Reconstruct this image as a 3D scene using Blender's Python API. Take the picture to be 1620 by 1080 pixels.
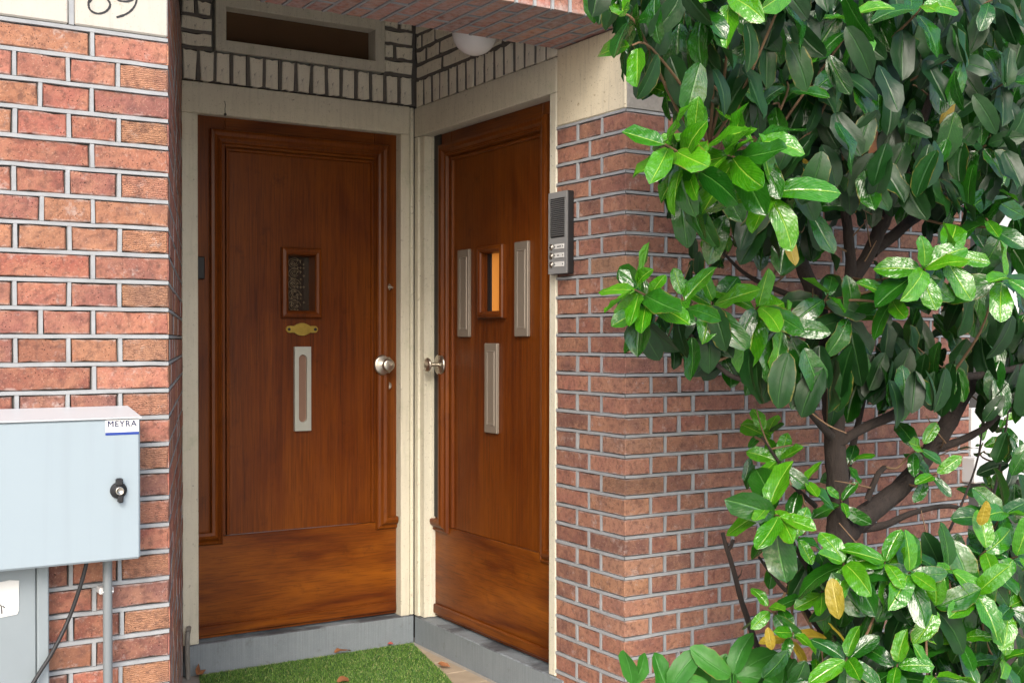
import bpy, bmesh, math, random
import numpy as np
from mathutils import Vector, Matrix, noise as mnoise

for o in list(bpy.data.objects):
    bpy.data.objects.remove(o)
S = bpy.context.scene
COL = S.collection
R = math.radians
rnd = random.Random(7)

# ------------------------------------------------------------------ camera
CAM_LOC = Vector((0.0, 0.0, 1.30))
YAW, PITCH, ROLL, FPX, SHY = 0.555241, -0.0136613, 0.00143467, 1847.219, 0.01217054
_cy, _sn = math.cos(YAW), math.sin(YAW)
_f = Vector((_sn, _cy, 0)); _r = Vector((_cy, -_sn, 0)); _u = Vector((0, 0, 1))
_f2 = _f * math.cos(PITCH) + _u * math.sin(PITCH)
_u2 = _u * math.cos(PITCH) - _f * math.sin(PITCH)
_r3 = _r * math.cos(ROLL) + _u2 * math.sin(ROLL)
_u3 = _u2 * math.cos(ROLL) - _r * math.sin(ROLL)
cam = bpy.data.cameras.new('camera')
cam_o = bpy.data.objects.new('camera', cam); COL.objects.link(cam_o)
cam.sensor_width = 36; cam.sensor_fit = 'HORIZONTAL'
cam.lens = FPX / 1620 * 36
cam.shift_y = FPX * SHY / 1620
cam.clip_start = 0.05; cam.clip_end = 400
M4 = Matrix((( _r3.x, _u3.x, -_f2.x, CAM_LOC.x), (_r3.y, _u3.y, -_f2.y, CAM_LOC.y), (_r3.z, _u3.z, -_f2.z, CAM_LOC.z), (0, 0, 0, 1)))
cam_o.matrix_world = M4
S.camera = cam_o

# ------------------------------------------------------------------ daylight
SUN_EL, SUN_AZ = R(36), R(212)          # azimuth clockwise from +Y
w = bpy.data.worlds.new('World'); S.world = w; w.use_nodes = True
wn = w.node_tree
bg = wn.nodes['Background']
sky = wn.nodes.new('ShaderNodeTexSky'); sky.sky_type = 'NISHITA'; sky.sun_disc = False
sky.sun_elevation = SUN_EL; sky.sun_rotation = SUN_AZ
sky.dust_density = 3.0; sky.air_density = 1.0
wn.links.new(sky.outputs[0], bg.inputs[0]); bg.inputs[1].default_value = 0.15
sun = bpy.data.lights.new('sun', 'SUN'); sun.energy = 0.9; sun.angle = R(22); sun.color = (1.0, 0.96, 0.9)
sun_o = bpy.data.objects.new('sun', sun); COL.objects.link(sun_o)
sd = Vector((math.sin(SUN_AZ) * math.cos(SUN_EL), math.cos(SUN_AZ) * math.cos(SUN_EL), math.sin(SUN_EL)))
sun_o.rotation_euler = sd.to_track_quat('Z', 'Y').to_euler()
S.view_settings.view_transform = 'Standard'; S.view_settings.look = 'None'
S.view_settings.exposure = 1.30; S.view_settings.gamma = 1
S.view_settings.use_curve_mapping = False

# ------------------------------------------------------------------ helpers
def at(px, py, Y):
    """point on the vertical plane y=Y seen at a photo coordinate (1620 x 1080)"""
    d = _r3 * ((px - 810) / FPX) + _u3 * ((540 - py) / FPX + SHY) + _f2
    return CAM_LOC + d * (Y / d.y)

def link(name, me, mat=None, parent=None, loc=None, mw=None):
    o = bpy.data.objects.new(name, me); COL.objects.link(o)
    if mat is not None:
        if not me.materials: me.materials.append(mat)
    if mw is not None: o.matrix_world = mw
    elif loc is not None: o.location = loc
    if parent is not None: o.parent = parent
    return o

def thing(name, label, cat, loc=(0, 0, 0), rotz=0.0, group=None):
    o = bpy.data.objects.new(name, None); COL.objects.link(o)
    o.location = loc; o.rotation_euler = (0, 0, rotz); o.empty_display_size = 0.1
    return tag(o, label, cat, group)

def tag(o, label, cat, group=None):
    o['label'] = label; o['category'] = cat; o['kind'] = 'thing'
    if group: o['group'] = group
    return o

class MB:
    def __init__(s): s.v = []; s.f = []; s.sm = []
    def add(s, vs, fs, smooth=False):
        b = len(s.v); s.v += [tuple(v) for v in vs]
        s.f += [tuple(b + i for i in f) for f in fs]; s.sm += [smooth] * len(fs)
    def box(s, a, b):
        (x0, y0, z0), (x1, y1, z1) = a, b
        s.add([(x0,y0,z0),(x1,y0,z0),(x1,y1,z0),(x0,y1,z0),(x0,y0,z1),(x1,y0,z1),(x1,y1,z1),(x0,y1,z1)],
              [(0,3,2,1),(4,5,6,7),(0,1,5,4),(1,2,6,5),(2,3,7,6),(3,0,4,7)])
    def bbox(s, a, b, c=0.003):
        """bevelled box"""
        x = (a[0], b[0]); y = (a[1], b[1]); z = (a[2], b[2]); m = {}
        vs = []
        def V(p):
            vs.append(p); return len(vs) - 1
        for i in (0, 1):
            for j in (0, 1):
                for k in (0, 1):
                    dx, dy, dz = (1, -1)[i] * c, (1, -1)[j] * c, (1, -1)[k] * c
                    m[i, j, k] = (V((x[i], y[j] + dy, z[k] + dz)), V((x[i] + dx, y[j], z[k] + dz)), V((x[i] + dx, y[j] + dy, z[k])))
        fs = []
        for i in (0, 1):
            q = [m[i, 0, 0][0], m[i, 1, 0][0], m[i, 1, 1][0], m[i, 0, 1][0]]; fs.append(q if i else q[::-1])
            q = [m[0, i, 0][1], m[1, i, 0][1], m[1, i, 1][1], m[0, i, 1][1]]; fs.append(q[::-1] if i else q)
            q = [m[0, 0, i][2], m[1, 0, i][2], m[1, 1, i][2], m[0, 1, i][2]]; fs.append(q if i else q[::-1])
        for j in (0, 1):
            for k in (0, 1):
                fs.append((m[0,j,k][1], m[1,j,k][1], m[1,j,k][2], m[0,j,k][2]))
                fs.append((m[j,0,k][0], m[j,1,k][0], m[j,1,k][2], m[j,0,k][2]))
                fs.append((m[j,k,0][0], m[j,k,1][0], m[j,k,1][1], m[j,k,0][1]))
        for i in (0, 1):
            for j in (0, 1):
                for k in (0, 1): fs.append(m[i, j, k])
        s.add(vs, fs)
    def lathe(s, prof, n=32, axis='y', c=(0, 0, 0), smooth=True):
        """prof: list of (r, d); d runs along -axis direction given"""
        vs = []; fs = []
        for r, d in prof:
            for i in range(n):
                t = 2 * math.pi * i / n; a, b = r * math.cos(t), r * math.sin(t)
                if axis == 'y': vs.append((c[0] + a, c[1] - d, c[2] + b))
                elif axis == 'z': vs.append((c[0] + a, c[1] + b, c[2] + d))
                else: vs.append((c[0] - d, c[1] + a, c[2] + b))
        for k in range(len(prof) - 1):
            for i in range(n):
                j = (i + 1) % n
                fs.append((k * n + i, k * n + j, (k + 1) * n + j, (k + 1) * n + i))
        s.add(vs, fs, smooth)
        if prof[-1][0] > 1e-5: s.add(vs[-n:], [tuple(range(n))])
    def prism(s, pts, a, b, plane='xz'):
        """polygon pts extruded between a and b along the remaining axis"""
        n = len(pts)
        def P(p, d):
            if plane == 'xz': return (p[0], d, p[1])
            if plane == 'xy': return (p[0], p[1], d)
            return (d, p[0], p[1])
        vs = [P(p, a) for p in pts] + [P(p, b) for p in pts]
        fs = [tuple(range(n)), tuple(range(2 * n - 1, n - 1, -1))] + [(i, n + i, n + (i + 1) % n, (i + 1) % n) for i in range(n)]
        s.add(vs, fs)
    def tube(s, pts, rad, n=8, cap=True, wob=0.0, seed=0):
        rr = random.Random(seed)
        pts = [Vector(p) for p in pts]
        if not isinstance(rad, (list, tuple)): rad = [rad] * len(pts)
        vs = []; fs = []; ref = Vector((0.3, 0.5, 0.81)).normalized()
        for k, p in enumerate(pts):
            t = (pts[min(k + 1, len(pts) - 1)] - pts[max(k - 1, 0)]).normalized()
            u = t.cross(ref)
            if u.length < .1: u = t.cross(Vector((1, 0, 0)))
            u.normalize(); v = t.cross(u)
            for i in range(n):
                a = 2 * math.pi * i / n; r = rad[k] * (1 + wob * rr.uniform(-1, 1))
                vs.append(p + u * (r * math.cos(a)) + v * (r * math.sin(a)))
        for k in range(len(pts) - 1):
            for i in range(n):
                j = (i + 1) % n; fs.append((k*n+i, k*n+j, (k+1)*n+j, (k+1)*n+i))
        s.add(vs, fs, True)
        if cap: s.add(vs[-n:], [tuple(range(n))]); s.add(vs[:n], [tuple(range(n - 1, -1, -1))])
    def sweep(s, path, prof, closed=False, y0=0.0):
        """profile (u to the right of the path, height towards the viewer = -y) swept in the xz plane with mitres"""
        n = len(path); rows = []
        for i in range(n):
            p = Vector(path[i])
            def nrm(a, b):
                d = (Vector(b) - Vector(a)).normalized(); return Vector((d.y, -d.x))
            ns = []
            if closed or i > 0: ns.append(nrm(path[i - 1], path[i]))
            if closed or i < n - 1: ns.append(nrm(path[i], path[(i + 1) % n]))
            if len(ns) == 2:
                m = ns[0] + ns[1]; m = m / max(.3, (1 + ns[0].dot(ns[1])))
            else: m = ns[0]
            rows.append([(p.x + m.x * u, y0 - h, p.y + m.y * u) for u, h in prof])
        k = len(prof); vs = [v for r in rows for v in r]; fs = []
        for i in range(n if closed else n - 1):
            j = (i + 1) % n
            for q in range(k - 1): fs.append((i*k+q, i*k+q+1, j*k+q+1, j*k+q))
        s.add(vs, fs)
        if not closed:
            s.add(rows[0], [tuple(range(k))]); s.add(rows[-1], [tuple(range(k - 1, -1, -1))])
    def mesh(s, name):
        me = bpy.data.meshes.new(name); me.from_pydata(s.v, [], s.f)
        if any(s.sm): me.polygons.foreach_set('use_smooth', s.sm)
        me.update(); return me
    def build(s, name, mat=None, parent=None, recalc=True, **kw):
        me = s.mesh(name)
        if recalc:
            bm = bmesh.new(); bm.from_mesh(me); bmesh.ops.recalc_face_normals(bm, faces=bm.faces); bm.to_mesh(me); bm.free()
        return link(name, me, mat, parent, **kw)

# ------------------------------------------------------------------ materials
class NT:
    def __init__(s, name):
        s.m = bpy.data.materials.new(name); s.m.use_nodes = True; s.t = s.m.node_tree
        s.b = s.t.nodes['Principled BSDF']; s.out = s.t.nodes['Material Output']
    def n(s, typ, ins=None, **kw):
        nd = s.t.nodes.new(typ)
        for k, v in kw.items(): setattr(nd, k, v)
        for k, v in (ins or {}).items(): s.i(nd, k, v)
        return nd
    def i(s, nd, k, v):
        if isinstance(v, bpy.types.NodeSocket): s.t.links.new(v, nd.inputs[k])
        else:
            if isinstance(v, tuple) and len(v) == 3 and nd.inputs[k].type == 'RGBA': v = (*v, 1)
            nd.inputs[k].default_value = v
    def math(s, op, a, b=0.0, c=None, clamp=False):
        nd = s.n('ShaderNodeMath', operation=op, use_clamp=clamp); s.i(nd, 0, a); s.i(nd, 1, b)
        if c is not None: s.i(nd, 2, c)
        return nd.outputs[0]
    def mix(s, f, a, b, mode='MIX'):
        nd = s.n('ShaderNodeMix', data_type='RGBA', blend_type=mode)
        s.i(nd, 0, f); s.i(nd, 6, a); s.i(nd, 7, b); return nd.outputs[2]
    def ramp(s, v, stops):
        nd = s.n('ShaderNodeValToRGB'); s.i(nd, 0, v); el = nd.color_ramp.elements
        while len(el) < len(stops): el.new(0.5)
        for e, (p, c) in zip(el, stops):
            e.position = p; e.color = (*c, 1) if isinstance(c, tuple) else (c, c, c, 1)
        return nd.outputs[0]
    def noise(s, vec, scale, detail=4, rough=.55, dist=0.0):
        return s.n('ShaderNodeTexNoise', {'Vector': vec, 'Scale': scale, 'Detail': detail, 'Roughness': rough, 'Distortion': dist}).outputs[0]
    def coords(s, scale=(1, 1, 1), jitter=True, kind='Object'):
        tc = s.n('ShaderNodeTexCoord').outputs[kind]
        if jitter:
            oi = s.n('ShaderNodeObjectInfo')
            r = s.math('MULTIPLY', oi.outputs['Random'], 37.0)
            tc = s.n('ShaderNodeVectorMath', {0: tc, 1: s.n('ShaderNodeCombineXYZ', {0: r, 1: s.math('MULTIPLY', r, 1.7), 2: s.math('MULTIPLY', r, .6)}).outputs[0]}, operation='ADD').outputs[0]
        if scale != (1, 1, 1):
            tc = s.n('ShaderNodeMapping', {'Vector': tc, 'Scale': scale}).outputs[0]
        return tc
    def bump(s, h, strength=.3, dist=.002, prev=None):
        nd = s.n('ShaderNodeBump', {'Height': h, 'Strength': strength, 'Distance': dist})
        if prev is not None: s.i(nd, 'Normal', prev)
        return nd.outputs[0]
    def fin(s, col=None, rough=.5, nrm=None, **kw):
        if col is not None: s.i(s.b, 'Base Color', col)
        s.i(s.b, 'Roughness', rough)
        if nrm is not None: s.i(s.b, 'Normal', nrm)
        for k, v in kw.items(): s.i(s.b, k.replace('_', ' '), v)
        return s.m

def brick_mat(name, comb=False, attr=False):
    t = NT(name); c = t.coords()
    base = t.n('ShaderNodeVertexColor', layer_name='tint').outputs[0] if attr else t.n('ShaderNodeObjectInfo').outputs['Color']
    n1 = t.noise(c, 13, 5, .6); n2 = t.noise(c, 60, 5, .65); n3 = t.noise(c, 260, 3, .6)
    col = t.mix(t.ramp(n1, [(.42, 0.0), (.68, 1.0)]), base, t.mix(.5, base, (.44, .225, .13)))
    col = t.mix(t.ramp(t.noise(c, 9, 3, .5), [(.52, 0.0), (.75, .8)]), col, t.mix(.6, base, (.12, .06, .06)))
    col = t.mix(t.ramp(n2, [(.34, 0.9), (.52, 0.0)]), col, t.mix(.7, col, (.08, .035, .028)), 'MIX')
    col = t.mix(t.ramp(n3, [(.60, 0.0), (.72, .55)]), col, (.56, .36, .26))
    # pale mortar smear on edges
    g = t.n('ShaderNodeSeparateXYZ', {0: t.n('ShaderNodeTexCoord').outputs['Generated']})
    ex = t.math('ABSOLUTE', t.math('SUBTRACT', g.outputs[2], .5))
    e = t.math('ADD', ex, t.math('MULTIPLY', t.math('SUBTRACT', t.noise(c, 45, 5, .7), .5), .45))
    col = t.mix(t.ramp(e, [(.40, 0.0), (.54, .7)]), col, (.44, .37, .345))
    sm = t.ramp(t.noise(c, 22, 6, .78), [(.58, 0.0), (.74, .6)])
    col = t.mix(sm, col, (.50, .44, .41))
    pit = t.n('ShaderNodeTexVoronoi', {'Vector': c, 'Scale': 140.0}).outputs['Distance']
    pm = t.math('MULTIPLY', t.ramp(pit, [(.10, 1.0), (.22, 0.0)]), t.ramp(t.noise(c, 30, 2), [(.5, 0.0), (.6, 1.0)]))
    col = t.mix(t.math('MULTIPLY', pm, .8), col, (.05, .025, .02))
    h = t.math('ADD', t.math('MULTIPLY', n2, .8), t.math('MULTIPLY', n3, .5))
    h = t.math('SUBTRACT', h, t.math('MULTIPLY', pm, 1.2))
    if comb:
        wv = t.n('ShaderNodeTexWave', {'Vector': c, 'Scale': 62.0, 'Distortion': 7.0, 'Detail': 4.0, 'Detail Scale': 1.5}, bands_direction='Z').outputs['Fac']
        h = t.math('ADD', h, t.math('MULTIPLY', wv, .6))
        col = t.mix(t.math('MULTIPLY', t.ramp(wv, [(.15, 1.0), (.5, 0.0)]), .22), col, (.12, .05, .03))
    h = t.math('ADD', h, t.math('MULTIPLY', t.noise(c, 28, 4, .6), 1.6))
    return t.fin(col, .88, t.bump(h, .9, .003))

def simple(name, col, rough=.5, bump=0.0, bscale=120, var=.12, vscale=8, metal=0.0, **kw):
    t = NT(name); c = t.coords()
    n = t.noise(c, vscale, 5, .6); n2 = t.noise(c, bscale, 4, .6)
    cc = t.mix(n, tuple(x * (1 - var) for x in col), tuple(min(1, x * (1 + var)) for x in col))
    return t.fin(cc, t.math('ADD', rough - .06, t.math('MULTIPLY', n2, .12)), t.bump(n2, bump, .001) if bump else None, Metallic=metal, **kw)

def paint_mat(name, col, dirt=(.16, .13, .08), amount=.5, rough=.55, green=False):
    t = NT(name); c = t.coords(jitter=False)
    n = t.noise(c, 6, 6, .65); n2 = t.noise(c, 55, 5, .7); n3 = t.noise(c, 220, 3, .6)
    cc = t.mix(t.ramp(n, [(.35, 0.0), (.75, amount * .5)]), col, tuple(a * .55 + b * .45 for a, b in zip(col, dirt)))
    cc = t.mix(t.ramp(n2, [(.60, 0.0), (.72, amount)]), cc, dirt)
    cc = t.mix(t.ramp(n3, [(.64, 0.0), (.70, amount)]), cc, tuple(x * .6 for x in dirt))
    st = t.noise(t.coords((30, 30, 2.2), False), 2.0, 5, .7)
    cc = t.mix(t.ramp(st, [(.50, 0.0), (.8, amount * .8)]), cc, tuple(x * .55 for x in col))
    sp = t.n('ShaderNodeTexVoronoi', {'Vector': c, 'Scale': 38.0}).outputs['Distance']
    cc = t.mix(t.math('MULTIPLY', t.ramp(sp, [(.06, 1.0), (.12, 0.0)]), t.ramp(t.noise(c, 14, 3), [(.55, 0.0), (.62, .8)])), cc, (.05, .04, .03))
    if green:
        cc = t.mix(t.ramp(t.noise(c, 11, 5, .7), [(.55, 0.0), (.8, .45)]), cc, (.26, .33, .18))
    return t.fin(cc, rough, t.bump(t.math('ADD', n2, n3), .22, .001))

def wood_mat(name, axis='z', light=.35, contrast=.0):
    t = NT(name)
    k = {'z': (62, 62, 1.6), 'x': (4.5, 74, 66)}[axis]; k2 = {'z': (260, 260, 7), 'x': (9, 240, 230)}[axis]
    c = t.coords(k, False); c0 = t.coords(jitter=False)
    g = t.noise(c, 1.0, 7, .66, .7); g2 = t.noise(t.coords(k2, False), 1.0, 4, .62, .3)
    big = t.noise(t.coords({'z': (4, 4, 1.3), 'x': (1.6, 4, 9)}[axis], False), 1.0, 5, .55, .5)
    col = t.ramp(g, [(.22, (.050, .0100, .0013)), (.45, (.100, .0215, .0022)), (.60, (.126, .0295, .0029)), (.80, (.170, .0450, .0045))])
    col = t.mix(t.ramp(big, [(.40, 0.0), (.72, light)]), col, (.30, .090, .0060))
    col = t.mix(t.ramp(big, [(.24, .5), (.42, 0.0)]), col, (.040, .0080, .0016))
    col = t.mix(t.ramp(g2, [(.28, .75), (.52, 0.0)]), col, t.mix(.7, col, (.016, .004, .002)))
    # age: scuffs where the varnish has worn through, scratches
    sc = t.math('MULTIPLY', t.ramp(t.noise(c0, 6, 8, .82), [(.66, 0.0), (.74, 1.0)]), .4)
    col = t.mix(sc, col, (.26, .095, .02))
    scr = t.noise(t.coords((60, 60, 6) if axis == 'x' else (9, 9, 75), False), 1.0, 6, .8, .5)
    col = t.mix(t.ramp(scr, [(.70, 0.0), (.74, .4)]), col, (.34, .19, .10))
    dk = t.ramp(t.noise(c0, 13, 6, .7), [(.58, 0.0), (.8, .6)])
    col = t.mix(dk, col, (.024, .006, .003))
    rough = t.math('ADD', .20, t.math('MULTIPLY', t.noise(c0, 8, 7, .75), .34))
    return t.fin(col, rough, t.bump(t.math('ADD', g2, t.math('MULTIPLY', t.noise(c0, 26, 4), .9)), .12, .0015), Specular_IOR_Level=.26)

MT = {}
MT['brick'] = brick_mat('red_brick'); MT['brick_comb'] = brick_mat('combed_brick', True); MT['brick_many'] = brick_mat('red_brick_far', attr=True)
MT['mortar'] = simple('grey_mortar', (.29, .302, .312), .9, .6, 260, .30, 24)
MT['bed'] = simple('dark_joint', (.05, .047, .043), .95, .5, 150, .3, 20)
MT['dark_mortar'] = simple('dark_grey_pointing', (.135, .122, .105), .92, .6, 200, .35, 40)
MT['cream'] = paint_mat('cream_paint', (.64, .61, .495), amount=.6, green=True)
MT['cream_brick'] = paint_mat('painted_brick', (.84, .79, .64), amount=.8, rough=.7)
MT['white_stone'] = paint_mat('white_painted_stone', (.44, .415, .37), (.35, .27, .15), .5, .75)
MT['cream_stone'] = paint_mat('cream_rendered_stone', (.66, .59, .44), (.28, .22, .12), .95, .8)
MT['grey_stone'] = simple('raw_concrete', (.30, .28, .25), .95, .9, 130, .35, 60)
MT['wood'] = wood_mat('varnished_wood', 'z'); MT['wood_h'] = wood_mat('varnished_wood_crosswise', 'x', .8)
MT['nickel'] = simple('brushed_nickel', (.60, .56, .49), .33, .1, 400, .06, 30, 1.0)
MT['alu'] = simple('brushed_aluminium', (.25, .215, .175), .45, .15, 500, .06, 20, .35)
MT['pale_plate'] = simple('pale_plate', (.43, .45, .41), .35, 0, 100, .05, 20, .35)
MT['brass'] = simple('old_brass', (.46, .34, .08), .38, .3, 260, .35, 40, 1.0)
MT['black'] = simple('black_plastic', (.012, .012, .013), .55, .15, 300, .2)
MT['box'] = (lambda t: t.fin(t.mix(t.ramp(t.noise(t.coords((26, 26, 1.1), False), 1.0, 5, .6), [(.50, 0.0), (.85, .4)]), t.mix(t.noise(t.coords(jitter=False), 5, 5), (.268, .328, .366), (.288, .348, .384)), (.235, .28, .308)), t.math('ADD', .30, t.math('MULTIPLY', t.noise(t.coords(jitter=False), 14, 5, .7), .2)), t.bump(t.noise(t.coords(jitter=False), 500, 3), .1, .001)))(NT('light_grey_coating'))
MT['post'] = simple('grey_paint', (.21, .245, .262), .55, .2, 120, .10, 9)
MT['pvc'] = simple('grey_pvc', (.16, .18, .19), .5, .1, 80, .12, 14)
MT['pipe'] = simple('brown_grey_pipe', (.20, .19, .17), .6, .3, 120, .2, 18)
MT['paper'] = simple('white_paper', (.58, .58, .56), .8, .1, 60, .05, 12)
MT['blue'] = simple('blue_print', (.010, .040, .25), .4); MT['navy'] = simple('navy_print', (.008, .015, .07), .5)
MT['grey_print'] = simple('grey_print', (.40, .42, .46), .6)
MT['ink'] = simple('black_paint', (.02, .02, .022), .7, .3, 200)
MT['pane_dark'] = simple('dark_pane', (.020, .012, .008), .15, .05, 30, .3, 5); MT['pane_brown'] = simple('brown_pane', (.105, .055, .024), .4, .1, 200, .25, 5)
MT['white_frame'] = simple('white_gloss_paint', (.66, .66, .65), .35, .05, 60, .03)
MT['bark'] = (lambda t: t.fin(t.mix(t.noise(t.coords((1, 1, .35), False), 38, 6, .7), (.008, .0055, .0045), (.045, .031, .024)), .9, t.bump(t.noise(t.coords((1, 1, .3), False), 55, 7, .75), 1.0, .012)))(NT('bark'))
MT['twig'] = simple('brown_twig', (.16, .095, .05), .8, .3, 200, .3, 40)
MT['soil'] = simple('dark_soil', (.045, .032, .022), .95, 1.0, 60, .4, 14)
MT['lamp'] = simple('opal_glass', (.86, .85, .83), .25, 0, 100, .02)

def stone_mat():
    t = NT('bluestone'); c = t.coords(jitter=False)
    n = t.noise(c, 7, 6, .65); f = t.noise(c, 320, 3, .7)
    # fine vertical tooling on the faces (runs along z)
    wv = t.noise(t.coords((330, 330, 4), False), 1.0, 3, .6)
    col = t.mix(n, (.145, .172, .192), (.265, .305, .33))
    col = t.mix(t.ramp(wv, [(.42, .4), (.62, 0.0)]), col, (.12, .145, .165))
    col = t.mix(t.ramp(f, [(.58, 0.0), (.72, .5)]), col, (.42, .44, .45))
    col = t.mix(t.ramp(t.noise(c, 19, 6, .7), [(.58, 0.0), (.75, .6)]), col, (.09, .095, .09))
    geo = t.n('ShaderNodeNewGeometry'); nz = t.n('ShaderNodeSeparateXYZ', {0: geo.outputs['True Normal']}).outputs[2]
    worn = t.math('MULTIPLY', t.math('GREATER_THAN', nz, .7), t.ramp(t.noise(t.coords((2, 3, 1), False), 2.2, 5, .6), [(.42, 0.0), (.58, .85)]))
    col = t.mix(worn, col, (.035, .035, .042))
    return t.fin(col, .72, t.bump(t.math('ADD', wv, f), .35, .0015))
MT['bluestone'] = stone_mat()

def leaf_mat(name, lo, hi, rib, rough, trans=.25, blister=1.0):
    t = NT(name)
    uv = t.n('ShaderNodeUVMap', uv_map='UVMap').outputs[0]
    sp = t.n('ShaderNodeSeparateXYZ', {0: uv}); a = t.math('ABSOLUTE', t.math('SUBTRACT', sp.outputs[0], .5)); v = sp.outputs[1]
    oi = t.n('ShaderNodeObjectInfo').outputs['Random']; isl = t.n('ShaderNodeNewGeometry').outputs['Random Per Island']
    rr = t.math('FRACT', t.math('ADD', oi, isl))
    oc = t.n('ShaderNodeCombineXYZ', {0: t.math('ADD', t.math('MULTIPLY', sp.outputs[0], .5), t.math('MULTIPLY', rr, 7.0)), 1: t.math('ADD', v, t.math('MULTIPLY', rr, 13.0)), 2: t.math('MULTIPLY', rr, 29.0)}).outputs[0]
    col = t.mix(rr, lo, hi)
    col = t.mix(t.ramp(t.noise(oc, 5, 5, .65), [(.35, .4), (.62, 0.0)]), col, tuple(x * .55 for x in lo))
    ph = t.math('SUBTRACT', t.math('MULTIPLY', v, 9.0), t.math('MULTIPLY', a, 9.0))
    vein = t.math('ABSOLUTE', t.math('SUBTRACT', t.math('FRACT', ph), .5))        # .5 on a side vein
    vm = t.ramp(vein, [(.43, 0.0), (.50, .12 + .2 * blister)])
    col = t.mix(vm, col, rib)
    col = t.mix(t.ramp(a, [(.012, .85), (.030, 0.0)]), col, rib)
    back = t.n('ShaderNodeNewGeometry').outputs['Backfacing']
    col = t.mix(t.math('MULTIPLY', back, .7), col, tuple(min(1, x * 1.0 + .012) for x in hi))
    brown = t.math('MULTIPLY', t.ramp(t.math('ADD', a, t.math('MULTIPLY', t.noise(oc, 7, 4), .25)), [(.58, 0.0), (.64, 1.0)]), t.math('GREATER_THAN', rr, .80))
    col = t.mix(t.math('MULTIPLY', brown, .7), col, (.20, .16, .03))
    h = t.math('ADD', t.math('MULTIPLY', t.math('SUBTRACT', .5, vein), .22 * blister), t.math('MULTIPLY', t.noise(oc, 9, 2, .5), .7 * blister))
    h = t.math('ADD', h, t.math('MULTIPLY', t.ramp(a, [(.0, 0.0), (.06, 1.0)]), .8))
    t.fin(col, t.math('ADD', rough, t.math('MULTIPLY', t.noise(oc, 5, 4), .16)), t.bump(t.math('ADD', h, t.math('MULTIPLY', t.noise(oc, 4.2, 2, .5), 3.2 * blister)), .36, .006), Specular_IOR_Level=.42 if blister < .3 else .75)
    tr = t.n('ShaderNodeBsdfTranslucent', {'Color': t.mix(.4, col, hi)})
    mx = t.n('ShaderNodeMixShader', {0: trans, 1: t.b.outputs[0], 2: tr.outputs[0]})
    t.t.links.new(mx.outputs[0], t.out.inputs[0])
    return t.m
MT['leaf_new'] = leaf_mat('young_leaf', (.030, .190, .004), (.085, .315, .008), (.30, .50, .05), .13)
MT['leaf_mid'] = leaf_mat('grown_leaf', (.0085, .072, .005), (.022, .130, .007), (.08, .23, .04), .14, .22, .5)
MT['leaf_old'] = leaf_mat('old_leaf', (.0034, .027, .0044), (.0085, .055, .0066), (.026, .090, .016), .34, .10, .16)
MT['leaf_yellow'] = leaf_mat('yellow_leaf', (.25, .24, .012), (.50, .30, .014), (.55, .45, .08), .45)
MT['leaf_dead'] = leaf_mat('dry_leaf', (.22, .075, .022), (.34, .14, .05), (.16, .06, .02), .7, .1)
MT['leaf_low'] = leaf_mat('soft_leaf', (.022, .145, .010), (.042, .21, .018), (.07, .24, .05), .38, .25, .2)

# ------------------------------------------------------------------ measures (metres)
YF, YB, XS, XL = 3.0, 4.489, 2.2906, 0.828     # facade, porch back wall, porch side wall, left corner
ZT = 2.044                                      # underside of the stone blocks

# ================================================================== GROUND
gm = MB(); gm.add([(-80, -80, -.012), (80, -80, -.012), (80, 80, -.012), (-80, 80, -.012)], [(0, 1, 2, 3)])
def paving():
    t = NT('grey_paving'); c = t.coords(jitter=False)
    b = t.n('ShaderNodeTexBrick', {'Vector': c, 'Color1': (.47, .455, .43, 1), 'Color2': (.54, .52, .49, 1), 'Mortar': (.18, .17, .16, 1), 'Scale': 1.0, 'Mortar Size': .004, 'Brick Width': .3, 'Row Height': .3})
    return t.fin(t.mix(t.noise(c, 5, 5, .6), t.mix(.3, b.outputs[0], (.22, .20, .18)), b.outputs[0]), .9, t.bump(t.noise(c, 90, 4), .4, .002))
g = gm.build('ground', paving()); g['kind'] = 'structure'
sl = MB(); sl.add([(XS + .01, 1.6, -.008), (7, 1.6, -.008), (7, YF + .02, -.008), (XS + .01, YF + .02, -.008)], [(0, 1, 2, 3)])
so = sl.build('planting_bed', MT['soil']); so['kind'] = 'structure'
# porch floor: slab with tan tiles
pf = MB(); pf.box((XL - .3, YF - .05, -.06), (XS - .002, YB - .002, -.004))
pfo = pf.build('porch_floor', simple('floor_concrete', (.30, .28, .25), .9, .5, 120, .2, 12)); pfo['kind'] = 'structure'
tile_m = simple('tan_tile', (.36, .29, .21), .75, .4, 140, .25, 16)
for k in range(9):
    y1 = YB - .03 - k * .16
    for q in range(2):
        b = MB(); b.bbox((XS - .024 - .152 * (q + 1), y1 - .155, -.02), (XS - .028 - .152 * q, y1, .001 + .0006 * ((k * 3 + q) % 3)), .0015)
        b.build('floor_tile', tile_m, pfo)

# ================================================================== BRICKS
PAL = [(.40, .142, .096), (.37, .128, .092), (.42, .170, .105), (.32, .122, .094), (.38, .150, .112), (.27, .120, .094), (.42, .165, .115), (.37, .112, .078), (.34, .135, .105), (.43, .190, .108), (.40, .165, .090)]
def tint(r, dark=1.0, pale=0.0):
    c = r.choice(PAL); c = tuple(a * (1 - pale) + b * pale for a, b in zip(c, (.36, .172, .122))); k = r.uniform(.60, .82) * dark
    return (c[0] * k, c[1] * k, c[2] * k)

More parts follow.
